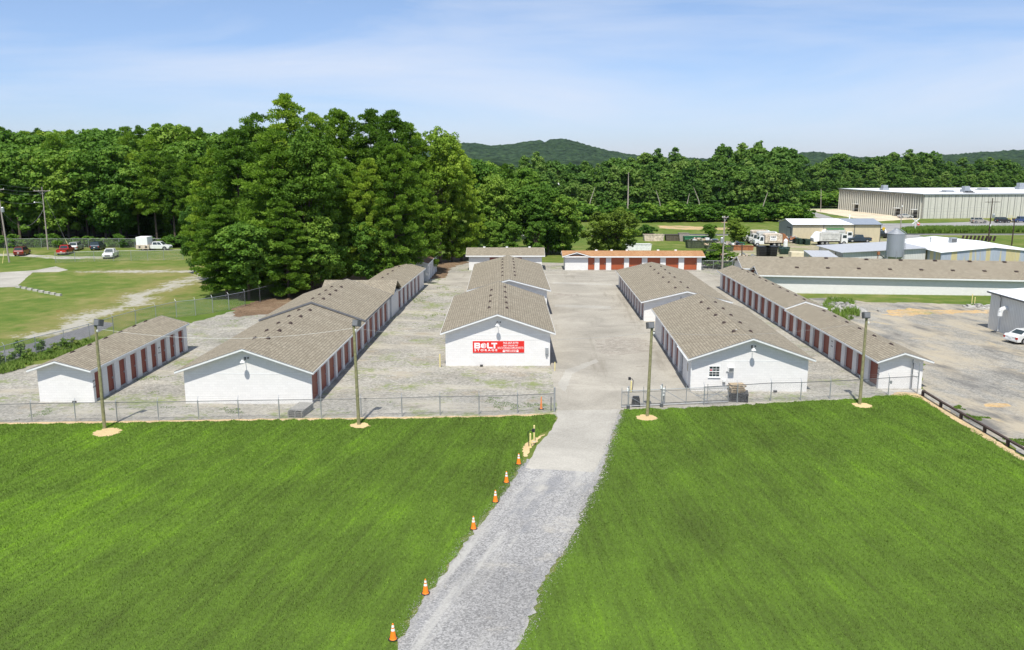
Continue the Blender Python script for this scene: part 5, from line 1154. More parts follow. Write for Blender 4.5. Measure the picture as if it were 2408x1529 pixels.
def util_pole(base, top, label, cross=None, extras=(), r_=.16, mat='grey_wood'):
    b_ = at(*base); t = hz(top[0], top[1], b_.y); root = thing('utility_pole', label, 'utility pole', b_); q = t-b_
    m_ = MB(); m_.tube((0, 0, -.2), q, r_, r_*.65, mat, 10); m_.build('pole', root)
    if cross:
        for (dz, ln, a) in cross:
            m_ = MB(); T = Matrix.Translation(q*((q.z-dz)/q.z)) @ Matrix.Rotation(R(a), 4, 'Z'); m_.box(-ln/2, ln/2, -.2, -.08, -.06, .06, mat, T)
            for x_ in (-ln*.45, -ln*.2, ln*.45): m_.lathe([(.05, .06), (.06, .12), (.04, .2), (0, .22)], 'lamp_white', 6, tuple(T @ Vector((x_, -.14, 0))))
            m_.tube(T @ Vector((-ln*.3, -.1, 0)), T @ Vector((0, -.1, -.7)), .025, None, 'galv', 4); m_.tube(T @ Vector((ln*.3, -.1, 0)), T @ Vector((0, -.1, -.7)), .025, None, 'galv', 4); m_.build('crossarm', root)
    for ex in extras:
        m_ = MB()
        if ex[0] == 'can': z_ = q.z-ex[1]; c_ = q*(z_/q.z); m_.lathe([(0, 0), (.26, 0), (.28, .05), (.28, .85), (.2, .95), (0, .97)], 'galv', 12, (c_.x+ex[2], c_.y-.25, c_.z)); m_.build('transformer', root)
        if ex[0] == 'light': z_ = q.z-ex[1]; c_ = q*(z_/q.z); s_ = ex[2]; m_.path([c_, c_+Vector((.6*s_, -.3, .4)), c_+Vector((1.5*s_, -.5, .45))], .03, 'galv'); m_.lathe([(0, -.12), (.16, -.1), (.17, 0), (.08, .12), (0, .14)], 'lamp_white', 8, tuple(c_+Vector((1.6*s_, -.5, .42)))); m_.build('street_light', root)
        if ex[0] == 'guy': m_.tube(q*(ex[1]), Vector(ex[2]), .012, None, 'wire', 4); e = Vector(ex[2]); d = (q*ex[1]-e).normalized(); m_.tube(e, e+d*2.4, .04, None, 'yellow_paint', 6); m_.build('guy_wire', root)
        if ex[0] == 'box': z_ = q.z-ex[1]; c_ = q*(z_/q.z); m_.box(c_.x-.1, c_.x+.12, c_.y-.3, c_.y-.12, z_, z_+.5, 'lamp_white'); m_.build('meter_box', root)
    return b_, b_+q
ub, ut = util_pole((113, 587), (98.5, 440), 'utility pole with a crossarm and street light beside the far left lot', [(.8, 3.6, 0)], [('light', 3.6, -1), ('guy', .93, (5.2, -.8, 0))])
lb_, lt_ = util_pole((22, 617), (-8, 430), 'leaning utility pole with a grey transformer at the left edge', [(1.2, 2.6, 0)], [('can', 5.4, .45), ('guy', .3, (-.35, -1.6, 0))])
for k, dz in enumerate((.2, .9, 1.5, 3.2, 4.6)):
    wire('overhead_cable', 'line between the two utility poles at the left edge, '+('topmost', 'second from top', 'third from top', 'fourth from top', 'lowest')[k], lt_-Vector((0, 0, dz)), ut-Vector((0, 0, dz*.95)), .25+.1*k+(3. if k == 4 else 0), .022)
u2b, u2 = util_pole((1698, 637), (1704.5, 508), 'tall pale utility pole with a transformer behind the long right hand row', [(.25, 1.2, 20)], [('can', 4.6, -.35), ('light', 5.2, 1), ('guy', .92, (-4.4, 1.5, 0))])
util_pole((1744, 637), (1745, 572), 'short dark pole left of the rear long brown roof', None, (), .13, 'dark_wood')
u3b, u3 = util_pole((2323.8, 569), (2334.5, 466), 'dark utility pole with a crossarm in front of the warehouse', [(.9, 3.8, 8)], [('can', 4.6, .5), ('box', 6.5)], mat='dark_wood')
u4b, u4 = util_pole((2378.8, 577.7), (2386, 516), 'shorter dark pole right of the warehouse utility pole', None, (), .15, 'dark_wood')
u5b, u5 = util_pole((2117.8, 538), (2122.5, 457), 'slim pale pole by the rail crossing in front of the warehouse', None, (('box', 3.5),), .14)
util_pole((1930, 497), (1931, 444), 'slim far pole by the road left of the warehouse', None, (), .14)
fp0, fpt = util_pole((1493, 505), (1493, 474), 'far pole at the foot of the wood carrying four lines', None, (), .2)
for k, dz in enumerate((.1, 1.1, 2.1, 3.1)):
    o = hz(2200, 475+k*6, 300); wire('power_line', 'power line before the wood, '+('top', 'second', 'third', 'lowest')[k]+' of the four', fpt-Vector((0, 0, dz)), Vector((150, 262, fpt.z+.3-dz)), 1.4, .03, 20)
    wire('power_line', 'power line running left from the far pole, '+('top', 'second', 'third', 'lowest')[k]+' of the four', Vector((-20, 268, fpt.z-dz-1)), fpt-Vector((0, 0, dz)), 1.0, .03, 12)

# ------------------------------------------------------------------ cones, bollards, bins, pallets
def cone(p_, h, label, plain=False, rz=0):
    root = thing('traffic_cone', label, 'traffic cone', p_, rz, None if plain else 'traffic cones along the left side of the drive')
    b_ = MB(); w_ = .19 if not plain else .22
    b_.prism([(-w_, -w_*.6), (-w_*.6, -w_), (w_*.6, -w_), (w_, -w_*.6), (w_, w_*.6), (w_*.6, w_), (-w_*.6, w_), (-w_, w_*.6)], 0, .045, 'black_plastic', 'z'); b_.build('base', root)
    r0, r1 = (.135, .03) if not plain else (.09, .035)
    def rr(t): return r0+(r1-r0)*t
    m_ = MB(); m_.lathe([(r0+.02, .04), (r0, .07), (rr(1), h), (rr(1)*.6, h+.01), (0, h+.012)], 'orange_plastic', 16); o = m_.build('body', root)
    if not plain:
        for a, c_ in ((.52, .68), (.76, .92)):
            m_ = MB(); za, zc = .07+(h-.07)*a, .07+(h-.07)*c_; m_.lathe([(rr(a)+.004, za), (rr(c_)+.004, zc)], 'white_band', 16); m_.build('reflective_band', root)
    return root
cl = ['nearest traffic cone, at the bottom of the drive', 'second nearest traffic cone beside the gravel drive', 'third traffic cone from the bottom, beside a bare patch', 'fourth traffic cone from the bottom of the drive',
      'fifth traffic cone from the bottom, next but one to the pale posts', 'traffic cone closest to the pale card reader posts']
for (x, y), lb in zip([(924.6, 1504), (1000.9, 1396.3), (1113.5, 1244), (1165, 1180.4), (1191, 1134.7), (1219.8, 1091.5)], cl): cone(at(x, y), .70, lb, rz=rnd.uniform(-.4, .4))
cone(at(1272.7, 962.3), 1.0, 'slim plain orange channeliser cone inside the fence by the entrance', True)
def bollard(p_, h, label, r_=.06, name='bollard'):
    m_ = MB(); m_.lathe([(r_, 0), (r_, h), (r_*.75, h+.03), (0, h+.045)], 'yellow_paint', 12); m_.lathe([(r_*2.2, 0), (r_*2.1, .05), (0, .06)], 'concrete', 10)
    return tag(m_.build(name, None, p_), label, 'bollard')
bollard(at(1256, 1039), 1.15, 'pale yellow bollard by the card reader beside the drive')
bollard(at(1034.8, 864.5), 1.25, 'pale yellow bollard at the left corner of the banner building')
bollard(at(1304.7, 873.7), .85, 'pale yellow bollard at the right corner of the banner building', .045)
bollard(at(2285, 714), 1.25, 'taller pale post behind the dirt lot near the grey metal building'); bollard(at(2291.5, 716), .95, 'shorter pale post with a dark cap behind the dirt lot')
def reader(p_, s_, label, flip=1):
    root = thing('card_reader', label, 'card reader', p_); m_ = MB(); m_.lathe([(.06, 0), (.06, .92), (.0, .97)], 'yellow_paint', 12); m_.build('post', root)
    m_ = MB(); m_.path([(-.08*flip, .05, 0), (-.14*flip, .04, .5), (-.16*flip, .03, .95), (-.08*flip, .0, 1.12), (.1*flip, -.05, 1.17), (.22*flip, -.06, 1.14)], .025, 'black_plastic'); m_.build('gooseneck', root)
    m_ = MB(); m_.box(.18*flip-.08, .18*flip+.12, -.14, .02, 1.06, 1.28, 'black_plastic'); m_.build('keypad', root); return root
reader(at(1247, 1051), 1, 'card reader on a gooseneck beside the lawn and the drive'); reader(at(1484, 922), 1, 'card reader on a pale post inside the yard behind the gate', -1)
def pallet_stack(p_, rz, n_, w_, d_, mat, label, parent=None, z=0, jit=.03):
    root = thing('pallet_stack', label, 'pallets', (p_[0], p_[1], z), rz); rr = random.Random(n_)
    for k in range(n_):
        m_ = MB(); dx, dy = rr.uniform(-jit, jit), rr.uniform(-jit, jit); z_ = k*.14
        for i in range(7): m_.box(-w_/2+dx, w_/2+dx, -d_/2+dy+i*d_/7+.012, -d_/2+dy+(i+1)*d_/7-.03, z_+.115, z_+.135, mat)
        for i in (-1, 0, 1): m_.box(dx+i*(w_/2-.05)-.04, dx+i*(w_/2-.05)+.04, -d_/2+dy, d_/2+dy, z_+.022, z_+.113, mat)
        for i in (0, 3, 6): m_.box(-w_/2+dx, w_/2+dx, -d_/2+dy+i*d_/7+.012, -d_/2+dy+(i+1)*d_/7-.03, z_, z_+.02, mat)
        m_.build('pallet', root)
    return root
q = at(708, 972); pallet_stack(q, R(-8), 4, 1.15, 2.3, 'pallet_grey', 'low stack of weathered grey pallets by the wide left front building')
q = at(1735, 941); pallet_stack(q, R(-12), 5, 1.5, 1.35, 'pallet_dark', 'lower stack of black pallets behind the right fence'); pallet_stack((q.x-.12, q.y+.15), R(6), 4, 1.15, 1.05, 'pallet_tan', 'stack of tan pallets on top of the black ones', z=.715, jit=.09)
# rubble mound beside the long right row
def rubble(p_, n_, sx, sy, h, label):
    from mathutils import noise
    m_ = MB(); N = 22
    def hh(u, v):
        r_ = math.hypot(u, v); return max(0, 1-r_**1.6)*h*(.75+.5*noise.noise(Vector((u*3, v*3, 2))))+.05*noise.noise(Vector((u*14, v*14, 5)))-.03
    for i in range(N):
        for j in range(N):
            c_ = [(-1+2*(i+a)/N, -1+2*(j+b_)/N) for a, b_ in ((0, 0), (1, 0), (1, 1), (0, 1))]
            m_.poly([(u*sx, v*sy, hh(u, v)) for u, v in c_], 'rock')
    rr = random.Random(3)
    for k in range(n_):
        u, v = rr.gauss(0, .4), rr.gauss(0, .4); s_ = rr.uniform(.08, .28)
        c_ = Vector((u*sx, v*sy, max(0, hh(u, v))))
        m_.hexa([c_+Vector((a*s_*rr.uniform(.6, 1.2), b_*s_*rr.uniform(.6, 1.2), cc*s_*rr.uniform(.5, 1))) for cc in (-1, 1) for a, b_ in ((-1, -1), (1, -1), (1, 1), (-1, 1))], 'rock')
    return tag(m_.build('rubble_mound', None, p_), label, 'rubble mound')
rubble(at(1975, 728), 60, 3.6, 3.0, 1.0, 'heap of grey rubble overgrown with weeds behind the long right row')
rubble(at(2305, 723), 20, 2.2, 1.2, .4, 'low pile of broken stone beside the two pale posts')
# concrete blocks at the far left
for k in range(8):
    a = at(44+k*13.5, 677+k*2.7); m_ = MB(); m_.box(-.42, .42, -.2, .2, 0, .28, 'concrete'); m_.box(-.38, .38, -.17, .17, .28, .3, 'concrete')
    o = m_.build('concrete_block', None, a); o.rotation_euler = (0, 0, -.35); tag(o, 'pale concrete block in the row stepping down from the left paved lot', 'block', 'concrete blocks in a stepping row')

# ------------------------------------------------------------------ tall weeds and yard weeds (uncountable)
def weeds(name, label, region, n_, h0, h1, mat, wide=.03, z=.0, clump=1):
    xs = [q[0] for q in region]; ys = [q[1] for q in region]
    px = rng.uniform(min(xs), max(xs), n_); py = rng.uniform(min(ys), max(ys), n_)
    from mathutils import noise
    if clump:
        k_ = np.array([noise.noise(Vector((x*.35, y*.35, 4)))+.5*noise.noise(Vector((x*1.4, y*1.4, 9))) for x, y in zip(px, py)]) > (clump-1)
        px, py = px[k_], py[k_]
    k_ = inside(px, py, region); px, py = px[k_], py[k_]; k = len(px); a = rng.uniform(0, 6.28, k); b_ = rng.uniform(0, 6.28, k); h = rng.uniform(h0, h1, k); ln = h*rng.uniform(.1, .6, k); wd = wide*rng.uniform(.6, 1.4, k)
    V = np.zeros((k, 4, 3)); cx, sx_ = np.cos(a)*wd, np.sin(a)*wd
    V[:, 0] = np.stack([px-cx*.3, py-sx_*.3, 0*px+z], 1); V[:, 1] = np.stack([px+cx, py+sx_, z+h*.45], 1)
    V[:, 2] = np.stack([px+np.cos(b_)*ln, py+np.sin(b_)*ln, z+h], 1); V[:, 3] = np.stack([px-cx, py-sx_, z+h*.5], 1)
    o = quads_obj(name, V.reshape(-1, 3), rng.uniform(0, 1, k), mat, 4); return tag(o, label, 'weeds', kind='stuff')
weeds('tall_weeds', 'band of tall weeds along the railway before the warehouse road', A((2116, 552), (2180, 549), (2420, 548), (2420, 542), (2300, 541), (2180, 541), (2120, 545)), 50000, .5, 1.6, 'weed_green', .10, clump=.7)
weeds('fence_weeds', 'strip of rough weeds below the left chain link fence', A((-80, 880), (60, 846), (160, 818), (250, 795), (255, 803), (170, 832), (60, 866), (-80, 905)), 26000, .1, .55, 'weed_green', .04, clump=.9)
weeds('rear_weeds', 'green weeds at the foot of the far left wood', A((-60, 583), (430, 581), (430, 575), (-60, 577)), 26000, .4, 1.5, 'leaf_green', .12, clump=.7)
weeds('mound_weeds', 'weeds growing over the rubble mound', A((1925, 735), (1995, 758), (2022, 745), (2005, 715), (1950, 708)), 9000, .2, 1.1, 'weed_green', .05, clump=.95)
weeds('verge_weeds', 'scattered low weeds in the gravel along the front fence', A((0, 990), (300, 985), (730, 976), (1000, 970), (1290, 962), (1280, 935), (1000, 935), (750, 960), (440, 956), (220, 960), (0, 960)), 40000, .02, .08, 'weed_green', .03, clump=1.38)
weeds('yard_weeds', 'patches of low weeds between the left storage rows', A((225, 955), (440, 945), (430, 880), (460, 800), (600, 740), (540, 735), (440, 790), (300, 900)), 30000, .02, .08, 'weed_green', .03, clump=1.42)
weeds('yard_weeds', 'patches of low weeds between the middle and left rows at the rear', A((940, 720), (1000, 670), (1040, 650), (1080, 690), (1060, 730), (1030, 790), (960, 760)), 20000, .02, .1, 'weed_green', .035, clump=1.4)
weeds('lot_weeds', 'sparse weeds along the edge of the dirt lot', A((2230, 962), (2300, 1000), (2400, 1058), (2420, 1040), (2330, 985), (2260, 952)), 14000, .03, .14, 'weed_green', .035, clump=1.2)

# ------------------------------------------------------------------ vehicles
def wheel(root, x, y, r_, side, wd=.24):
    m_ = MB(); m_.tube((x, y-wd/2, r_), (x, y+wd/2, r_), r_, r_, 'rubber', 18); t = m_.build('wheel', root)
    m_ = MB(); yo = y+side*(wd/2+.004); m_.tube((x, yo-.01, r_), (x, yo+.01, r_), r_*.6, r_*.56, 'rim', 14); m_.tube((x, yo, r_), (x, yo+side*.03, r_), r_*.2, r_*.16, 'chrome', 8); m_.build('rim', t); return t
def loft(m_, prof, hw, mat, tuck=.93, n_=3, top=1.0):
    """closed side profile (x,z) lofted across the width with rounded shoulders"""
    ys = [(-hw, tuck), (-hw*.96, .985), (-hw*.8, 1.0), (hw*.8, 1.0), (hw*.96, .985), (hw, tuck)]
    cx = sum(p_[0] for p_ in prof)/len(prof); cz = sum(p_[1] for p_ in prof)/len(prof); rings = []
    for y, s_ in ys: rings.append([Vector((cx+(x-cx)*s_, y, cz+(z-cz)*s_)) for x, z in prof])
    n = len(prof)
    for a, b_ in zip(rings[:-1], rings[1:]):
        for i in range(n): j = (i+1) % n; m_.poly([a[i], b_[i], b_[j], a[j]], mat)
    m_.poly(rings[0][::-1], mat); m_.poly(rings[-1], mat)
def cab(m_, base, top, zb, zt, hb, ht, mat):
    """greenhouse: base x-range and top x-range"""
    P = [Vector(q) for q in ((base[0], -hb, zb), (base[1], -hb, zb), (base[1], hb, zb), (base[0], hb, zb), (top[0], -ht, zt), (top[1], -ht, zt), (top[1], ht, zt), (top[0], ht, zt))]
    m_.hexa(P, mat); return P
def lerpq(P, f, u0, u1, v0, v1, off):
    a, b_, c_, d = [P[i] for i in f]; n_ = (b_-a).cross(d-a).normalized()*off
    def q(u, v): return (a.lerp(b_, u)).lerp(d.lerp(c_, u), v)+n_
    return [q(u0, v0), q(u1, v0), q(u1, v1), q(u0, v1)]
def car(kind, paint, label, loc, heading, cat='car', group=None):
    """x forward; heading in degrees (0 = nose towards +X)"""
    root = thing({'suv': 'parked_suv', 'sedan': 'parked_car', 'pickup': 'pickup_truck'}[kind], label, cat, loc, R(heading), group)
    if kind == 'sedan': Lc, hw, body, base, top, zt, wb, wr = 4.7, .9, [(-2.33, .45), (-2.36, .8), (-2.2, .98), (-1.2, 1.0), (1.0, .97), (2.0, .82), (2.33, .62), (2.34, .36), (2.2, .24), (-2.2, .24)], (-1.75, 1.05), (-.95, .25), 1.43, 1.38, .33
    if kind == 'suv': Lc, hw, body, base, top, zt, wb, wr = 4.7, .94, [(-2.32, .5), (-2.34, .95), (-2.2, 1.12), (.95, 1.1), (2.05, .98), (2.32, .74), (2.34, .42), (2.2, .3), (-2.2, .3)], (-2.2, 1.2), (-1.95, .35), 1.76, 1.38, .37
    if kind == 'pickup': Lc, hw, body, base, top, zt, wb, wr = 5.6, .96, [(-2.78, .5), (-2.8, 1.12), (-.7, 1.14), (1.5, 1.14), (2.5, 1.06), (2.76, .82), (2.78, .48), (2.6, .36), (-2.6, .36)], (-.95, 1.5), (-.75, .75), 1.82, 1.75, .4
    bm = MB(); loft(bm, body, hw, 'paint_'+paint)
    # wheel arches: dark recess discs
    bo = bm.build('body', root)
    m_ = MB()
    for s_ in (-1, 1):
        for x_ in (-wb, wb): m_.tube((x_, s_*(hw-.08), wr), (x_, s_*(hw+.005), wr), wr*1.18, None, 'black_plastic', 16)
    m_.build('wheel_arch', root)
    for s_ in (-1, 1):
        for x_ in (-wb, wb): wheel(root, x_, s_*(hw-.1), wr, s_)
    m_ = MB(); P = cab(m_, base, top, body[2][1]-.02, zt, hw*.95, hw*.76, 'paint_'+paint); c_ = m_.build('cabin', root)
    g = MB()
    g.poly(lerpq(P, (1, 2, 6, 5), .06, .94, .08, .9, .01), 'glass'); g.poly(lerpq(P, (3, 0, 4, 7), .08, .92, .15, .88, .01), 'glass')
    for f in ((0, 1, 5, 4), (2, 3, 7, 6)):
        a_, b_ = ((.07, .5), (.54, .9)); g.poly(lerpq(P, f, a_[0], a_[1], .1, .86, .01), 'glass'); g.poly(lerpq(P, f, b_[0], b_[1], .1, .86, .01), 'glass')
    g.build('windows', root)
    if kind == 'pickup':
        m_ = MB(); m_.box(-2.7, -1.05, -hw*.84, hw*.84, 1.135, 1.148, 'black_plastic'); m_.build('truck_bed', root)
    for s_ in (-1, 1):
        m_ = MB(); z_ = body[-4][1]-.05; m_.box(Lc/2-.16, Lc/2-.01, s_*hw*.86-.16, s_*hw*.86+.1 if s_ > 0 else s_*hw*.86+.16, z_-.1, z_+.06, 'headlight'); m_.build('headlight', root)
        m_ = MB(); z_ = body[1][1]-.08; m_.box(-Lc/2-.015, -Lc/2+.12, s_*hw*.86-.13, s_*hw*.86+.1, z_-.16, z_+.06, 'taillight'); m_.build('taillight', root)
    m_ = MB(); m_.box(Lc/2-.12, Lc/2+.03, -hw*.85, hw*.85, .32, .5, 'black_plastic' if kind != 'pickup' else 'chrome'); m_.box(-Lc/2-.06, -Lc/2+.1, -hw*.85, hw*.85, .36, .52, 'chrome' if kind == 'pickup' else 'paint_'+paint); m_.build('bumper', root)
    m_ = MB(); m_.box(Lc/2-.06, Lc/2+.012, -hw*.5, hw*.5, .56, .78, 'black_plastic'); m_.build('grille', root)
    m_ = MB(); m_.box(-Lc/2-.035, -Lc/2, -.17, .17, .62, .74, 'sign_white'); m_.build('number_plate', root)
    return root
car('suv', 'maroon', 'dark SUV with red lower body parked at the far left', at(53, 600), 102, 'SUV')
car('pickup', 'red', 'bright red pickup seen from behind in the left lot', at(155, 597), 100, 'pickup')
car('suv', 'silver', 'silver SUV half hidden behind the red pickup', at(180, 588), 100, 'SUV')
car('suv', 'navy', 'dark blue SUV parked by the far left fence', at(231, 587), 98, 'SUV')
car('pickup', 'white', 'white pickup facing the camera in the left lot', at(261, 606), -78, 'pickup')
car('pickup', 'white', 'white pickup seen side on beside the white box trailer', at(372, 588), 0, 'pickup')
bt = thing('box_trailer', 'tall white box trailer on a beige base at the left of the side on pickup', 'trailer', at(342, 588)); m_ = MB(); m_.box(-1.4, 1.4, -1.4, 1.4, .35, 1.2, 'rust_white'); m_.build('base', bt)
m_ = MB(); m_.box(-1.3, 1.1, -1.35, 1.35, 1.2, 2.85, 'white_metal'); m_.build('box_body', bt); m_ = MB(); m_.box(-.8, -.4, -1.42, -1.4, .6, .95, 'dark_opening'); m_.box(.6, 1.0, -1.42, -1.4, .6, .95, 'dark_opening'); m_.build('hatch', bt)
for s_ in (-1, 1): wheel(bt, 0, s_*1.2, .36, s_)
car('sedan', 'white', 'white sedan with tail towards the lot, cut off by the right edge', at(2398, 808)+Vector((1.2, .6, 0)), 14, 'car')
car('sedan', 'silver', 'silver sedan by the side wall of the warehouse', at(2128, 513), 2); car('suv', 'champagne', 'champagne SUV parked before the warehouse front', at(2301, 525), 4, 'SUV')
car('suv', 'black', 'black SUV parked right of the champagne one at the warehouse', at(2357, 524), 6, 'SUV'); car('pickup', 'blue', 'blue pickup at the warehouse loading door by the right edge', at(2400, 523), 5, 'pickup')
car('pickup', 'black', 'black pickup behind the yellow tank', at(2068, 560), 182, 'pickup'); car('suv', 'white', 'white SUV behind the black pickup at the tan shed corner', at(2060, 553), 178, 'SUV'); car('pickup', 'navy', 'dark pickup left of the yellow tank before the tan shed', at(2018, 570), 180, 'pickup')
simple('truck_white', (.52, .52, .50), .5, var=.2, vs=1.5)
def truck(label, loc, heading, bodymat, topmat=None, rear=True, cabmat='paint_white', conv=True, logo=None, hop='white_metal', s=1.):
    root = thing('garbage_truck', label, 'garbage truck', loc, R(heading)); root.scale = (s, s, s)
    m_ = MB(); m_.box(-4.2, 3.6, -.45, .45, .7, .95, 'black_plastic'); m_.build('chassis', root)
    m_ = MB()
    if conv: loft(m_, [(3.2, .6), (3.2, 1.65), (2.2, 1.75), (2.2, .6)], 1.0, cabmat); P = cab(m_, (1.0, 2.35), (1.05, 2.0), 1.3, 2.55, 1.1, 1.0, cabmat); m_.box(1.0, 2.2, -1.1, 1.1, .7, 1.3, cabmat)
    else: P = cab(m_, (1.9, 3.5), (1.95, 3.35), .6, 2.65, 1.15, 1.1, cabmat)
    m_.build('cab', root); g = MB(); lo, hi = (.1, .85) if conv else (.5, .9)
    g.poly(lerpq(P, (1, 2, 6, 5), .08, .92, lo, hi, .012), 'glass')
    for f in ((0, 1, 5, 4), (2, 3, 7, 6)): g.poly(lerpq(P, f, .2, .85, lo+.05, hi, .012), 'glass')
    g.build('windows', root)
    m_ = MB(); x1 = .8 if conv else 1.6
    loft(m_, [(-3.4, 1.0), (-3.3, 3.0), (-3.0, 3.15), (x1-.2, 3.15), (x1, 2.9), (x1, 1.0)], 1.25, bodymat, .97); bd = m_.build('body', root)
    m_ = MB()
    for s_ in (-1, 1): y_ = s_*1.255; m_.box(-2.6, x1-.6, min(y_, y_+s_*.05), max(y_, y_+s_*.05), 1.45, 1.55, bodymat); m_.box(-2.6, x1-.6, min(y_, y_+s_*.05), max(y_, y_+s_*.05), 2.6, 2.7, bodymat); m_.box(-2.65, -2.55, min(y_, y_+s_*.05), max(y_, y_+s_*.05), 1.45, 2.7, bodymat)
    m_.build('body_rib', root)
    if rear: m_ = MB(); loft(m_, [(-3.4, 1.0), (-3.4, 3.2), (-3.9, 3.1), (-4.9, 1.7), (-4.7, .8), (-4.2, .8)], 1.2, hop); m_.build('hopper', root)
    if topmat: m_ = MB(); m_.box(-3.1, x1-.4, -1.2, 1.2, 3.16, 3.5, topmat); m_.build('top_cover', root)
    for s_ in (-1, 1):
        for x_ in (-2.6, -1.5, 2.6): wheel(root, x_, s_*1.02, .5, s_, .3)
    m_ = MB(); m_.box(3.2 if conv else 3.5, 3.4 if conv else 3.65, -1.05, 1.05, .5, .8, 'black_plastic'); m_.build('bumper', root)
    if logo:
        sd_ = logo; m_ = MB(); y_ = sd_*1.27; m_.box(-1.9, -.3, min(y_, y_+sd_*.02), max(y_, y_+sd_*.02), 1.5, 2.75, 'sign_white'); m_.build('logo_board', root)
        text_mesh('H&R', .62, facing((-1.1, sd_*1.296, 2.35), (0, sd_, 0)), 'ink', root, 'lettering', .012); text_mesh('RECYCLING', .2, facing((-1.1, sd_*1.296, 1.8), (0, sd_, 0)), 'paint_blue', root, 'lettering', .004)
    return root
truck('rusty white garbage truck with a lettered board, facing left in the scrap yard', at(1803, 580), 180, 'rust_white', hop='rust', logo=1, s=.92)
truck('white garbage truck facing right before the tan shed', at(1955, 576), 0, 'truck_white', conv=False, s=.93); truck('green topped garbage truck hidden behind the white one', at(1968, 569), 0, 'truck_white', 'paint_green', conv=False, s=.93)
truck('white truck just behind the rusty one, nose to the left', at(1787, 573), 180, 'truck_white', cabmat='truck_white', s=.88); truck('rearmost white truck of the three facing left', at(1772, 568), 180, 'rust_white', cabmat='truck_white', s=.85)
def dumpster(label, loc, w_, d_, h_, mat, rz=0, open_=True, rim=None):
    root = thing('dumpster', label, 'dumpster', loc, rz); m_ = MB(); t = .06
    P = [(-w_/2, 0), (w_/2, 0), (w_/2+h_*.12, h_), (-w_/2-h_*.12, h_)]
    m_.prism(P, -d_/2, -d_/2+t, mat); m_.prism(P, d_/2-t, d_/2, mat)
    for s_ in (-1, 1): a, c_ = s_*w_/2, s_*(w_/2+h_*.12); m_.hexa([Vector(q) for q in ((a-s_*t, -d_/2+t, 0), (a, -d_/2+t, 0), (a, d_/2-t, 0), (a-s_*t, d_/2-t, 0), (c_-s_*t, -d_/2+t, h_), (c_, -d_/2+t, h_), (c_, d_/2-t, h_), (c_-s_*t, d_/2-t, h_))], mat)
    m_.box(-w_/2, w_/2, -d_/2+t, d_/2-t, 0, .06, mat); m_.build('bin', root)
    m_ = MB(); z_ = h_*.98
    for x_ in [(-w_/2+(i+.5)*w_/5) for i in range(5)]: m_.box(x_-.04, x_+.04, -d_/2-.06, -d_/2, .1, z_, mat)
    m_.box(-w_/2-h_*.12-.05, w_/2+h_*.12+.05, -d_/2-.08, -d_/2, z_, z_+.1, mat); m_.build('ribs', root)
    if not open_: m_ = MB(); m_.box(-w_/2-h_*.1, w_/2+h_*.1, -d_/2, d_/2, h_, h_+.08, 'black_plastic'); m_.build('lid', root)
    return root
def junk(label, loc, sx, sy, h, n_, seed):
    rr = random.Random(seed); m_ = MB(); mats = ['rust', 'galv', 'dumpster_olive', 'lamp_white', 'rust_white', 'black_plastic', 'grey_wood', 'paint_navy', 'pallet_tan']
    for k in range(n_):
        x, y = rr.uniform(-sx, sx), rr.uniform(-sy, sy); z_ = rr.uniform(0, h)*(1-abs(x/sx)**2*.6); a, b_, c_ = [rr.uniform(.05, .5) for _ in range(3)]
        T = Matrix.Translation((x, y, z_)) @ Matrix.Rotation(rr.uniform(0, 3), 4, 'Z') @ Matrix.Rotation(rr.uniform(-.6, .6), 4, 'X')
        if rr.random() < .4: m_.tube(T @ Vector((-a*3, 0, 0)), T @ Vector((a*3, 0, 0)), .05, None, rr.choice(mats), 6)
        else: m_.box(-a, a, -b_, b_, 0, c_, rr.choice(mats), T)
    return tag(m_.build('scrap_heap', None, loc), label, 'scrap', kind='stuff')
dumpster('white steel dumpster in the field right of the spreading tree', at(1536, 566), 4.4, 2.2, 1.5, 'rust_white'); dumpster('long white dumpster behind the orange roof under the tree', at(1500, 588), 5.2, 2.2, 1.3, 'lamp_white')
dumpster('brown open dumpster in the field', at(1583, 566), 3.6, 2, 1.4, 'dumpster_brown'); dumpster('grey brown dumpster standing on end in the field', at(1607, 567), 2.0, 1.8, 1.9, 'grey_wood')
dumpster('bright green roll-off bin at the left of the scrap yard', at(1640, 569), 6.2, 2.4, 1.3, 'dumpster_green'); dumpster('olive roll-off bin heaped with scrap', at(1650, 583), 6.5, 2.5, 1.7, 'dumpster_olive')
dumpster('dark olive low bin nearest the bushes', at(1690, 590), 5.5, 2.3, 1.1, 'dumpster_olive'); dumpster('teal low bin behind the utility pole', at(1715, 581), 6.0, 2.3, 1.0, 'dumpster_green'); dumpster('rusty low bin left of the rusty truck', at(1738, 588), 5.4, 2.2, .9, 'rust')
junk('loose scrap metal heaped on the olive bin', at(1655, 583)+Vector((0, 0, 1.3)), 3, 1.1, .7, 60, 1); junk('scattered scrap between the bins', at(1700, 584)+Vector((0, 0, .6)), 4, 1.5, .6, 50, 2)
junk('scrap metal by the tan shed door', at(1846, 571), 3., 2., 1.8, 60, 3); junk('odds and ends on the ground left of the rear long roof', at(1732, 606), 3, 3, .6, 40, 4)
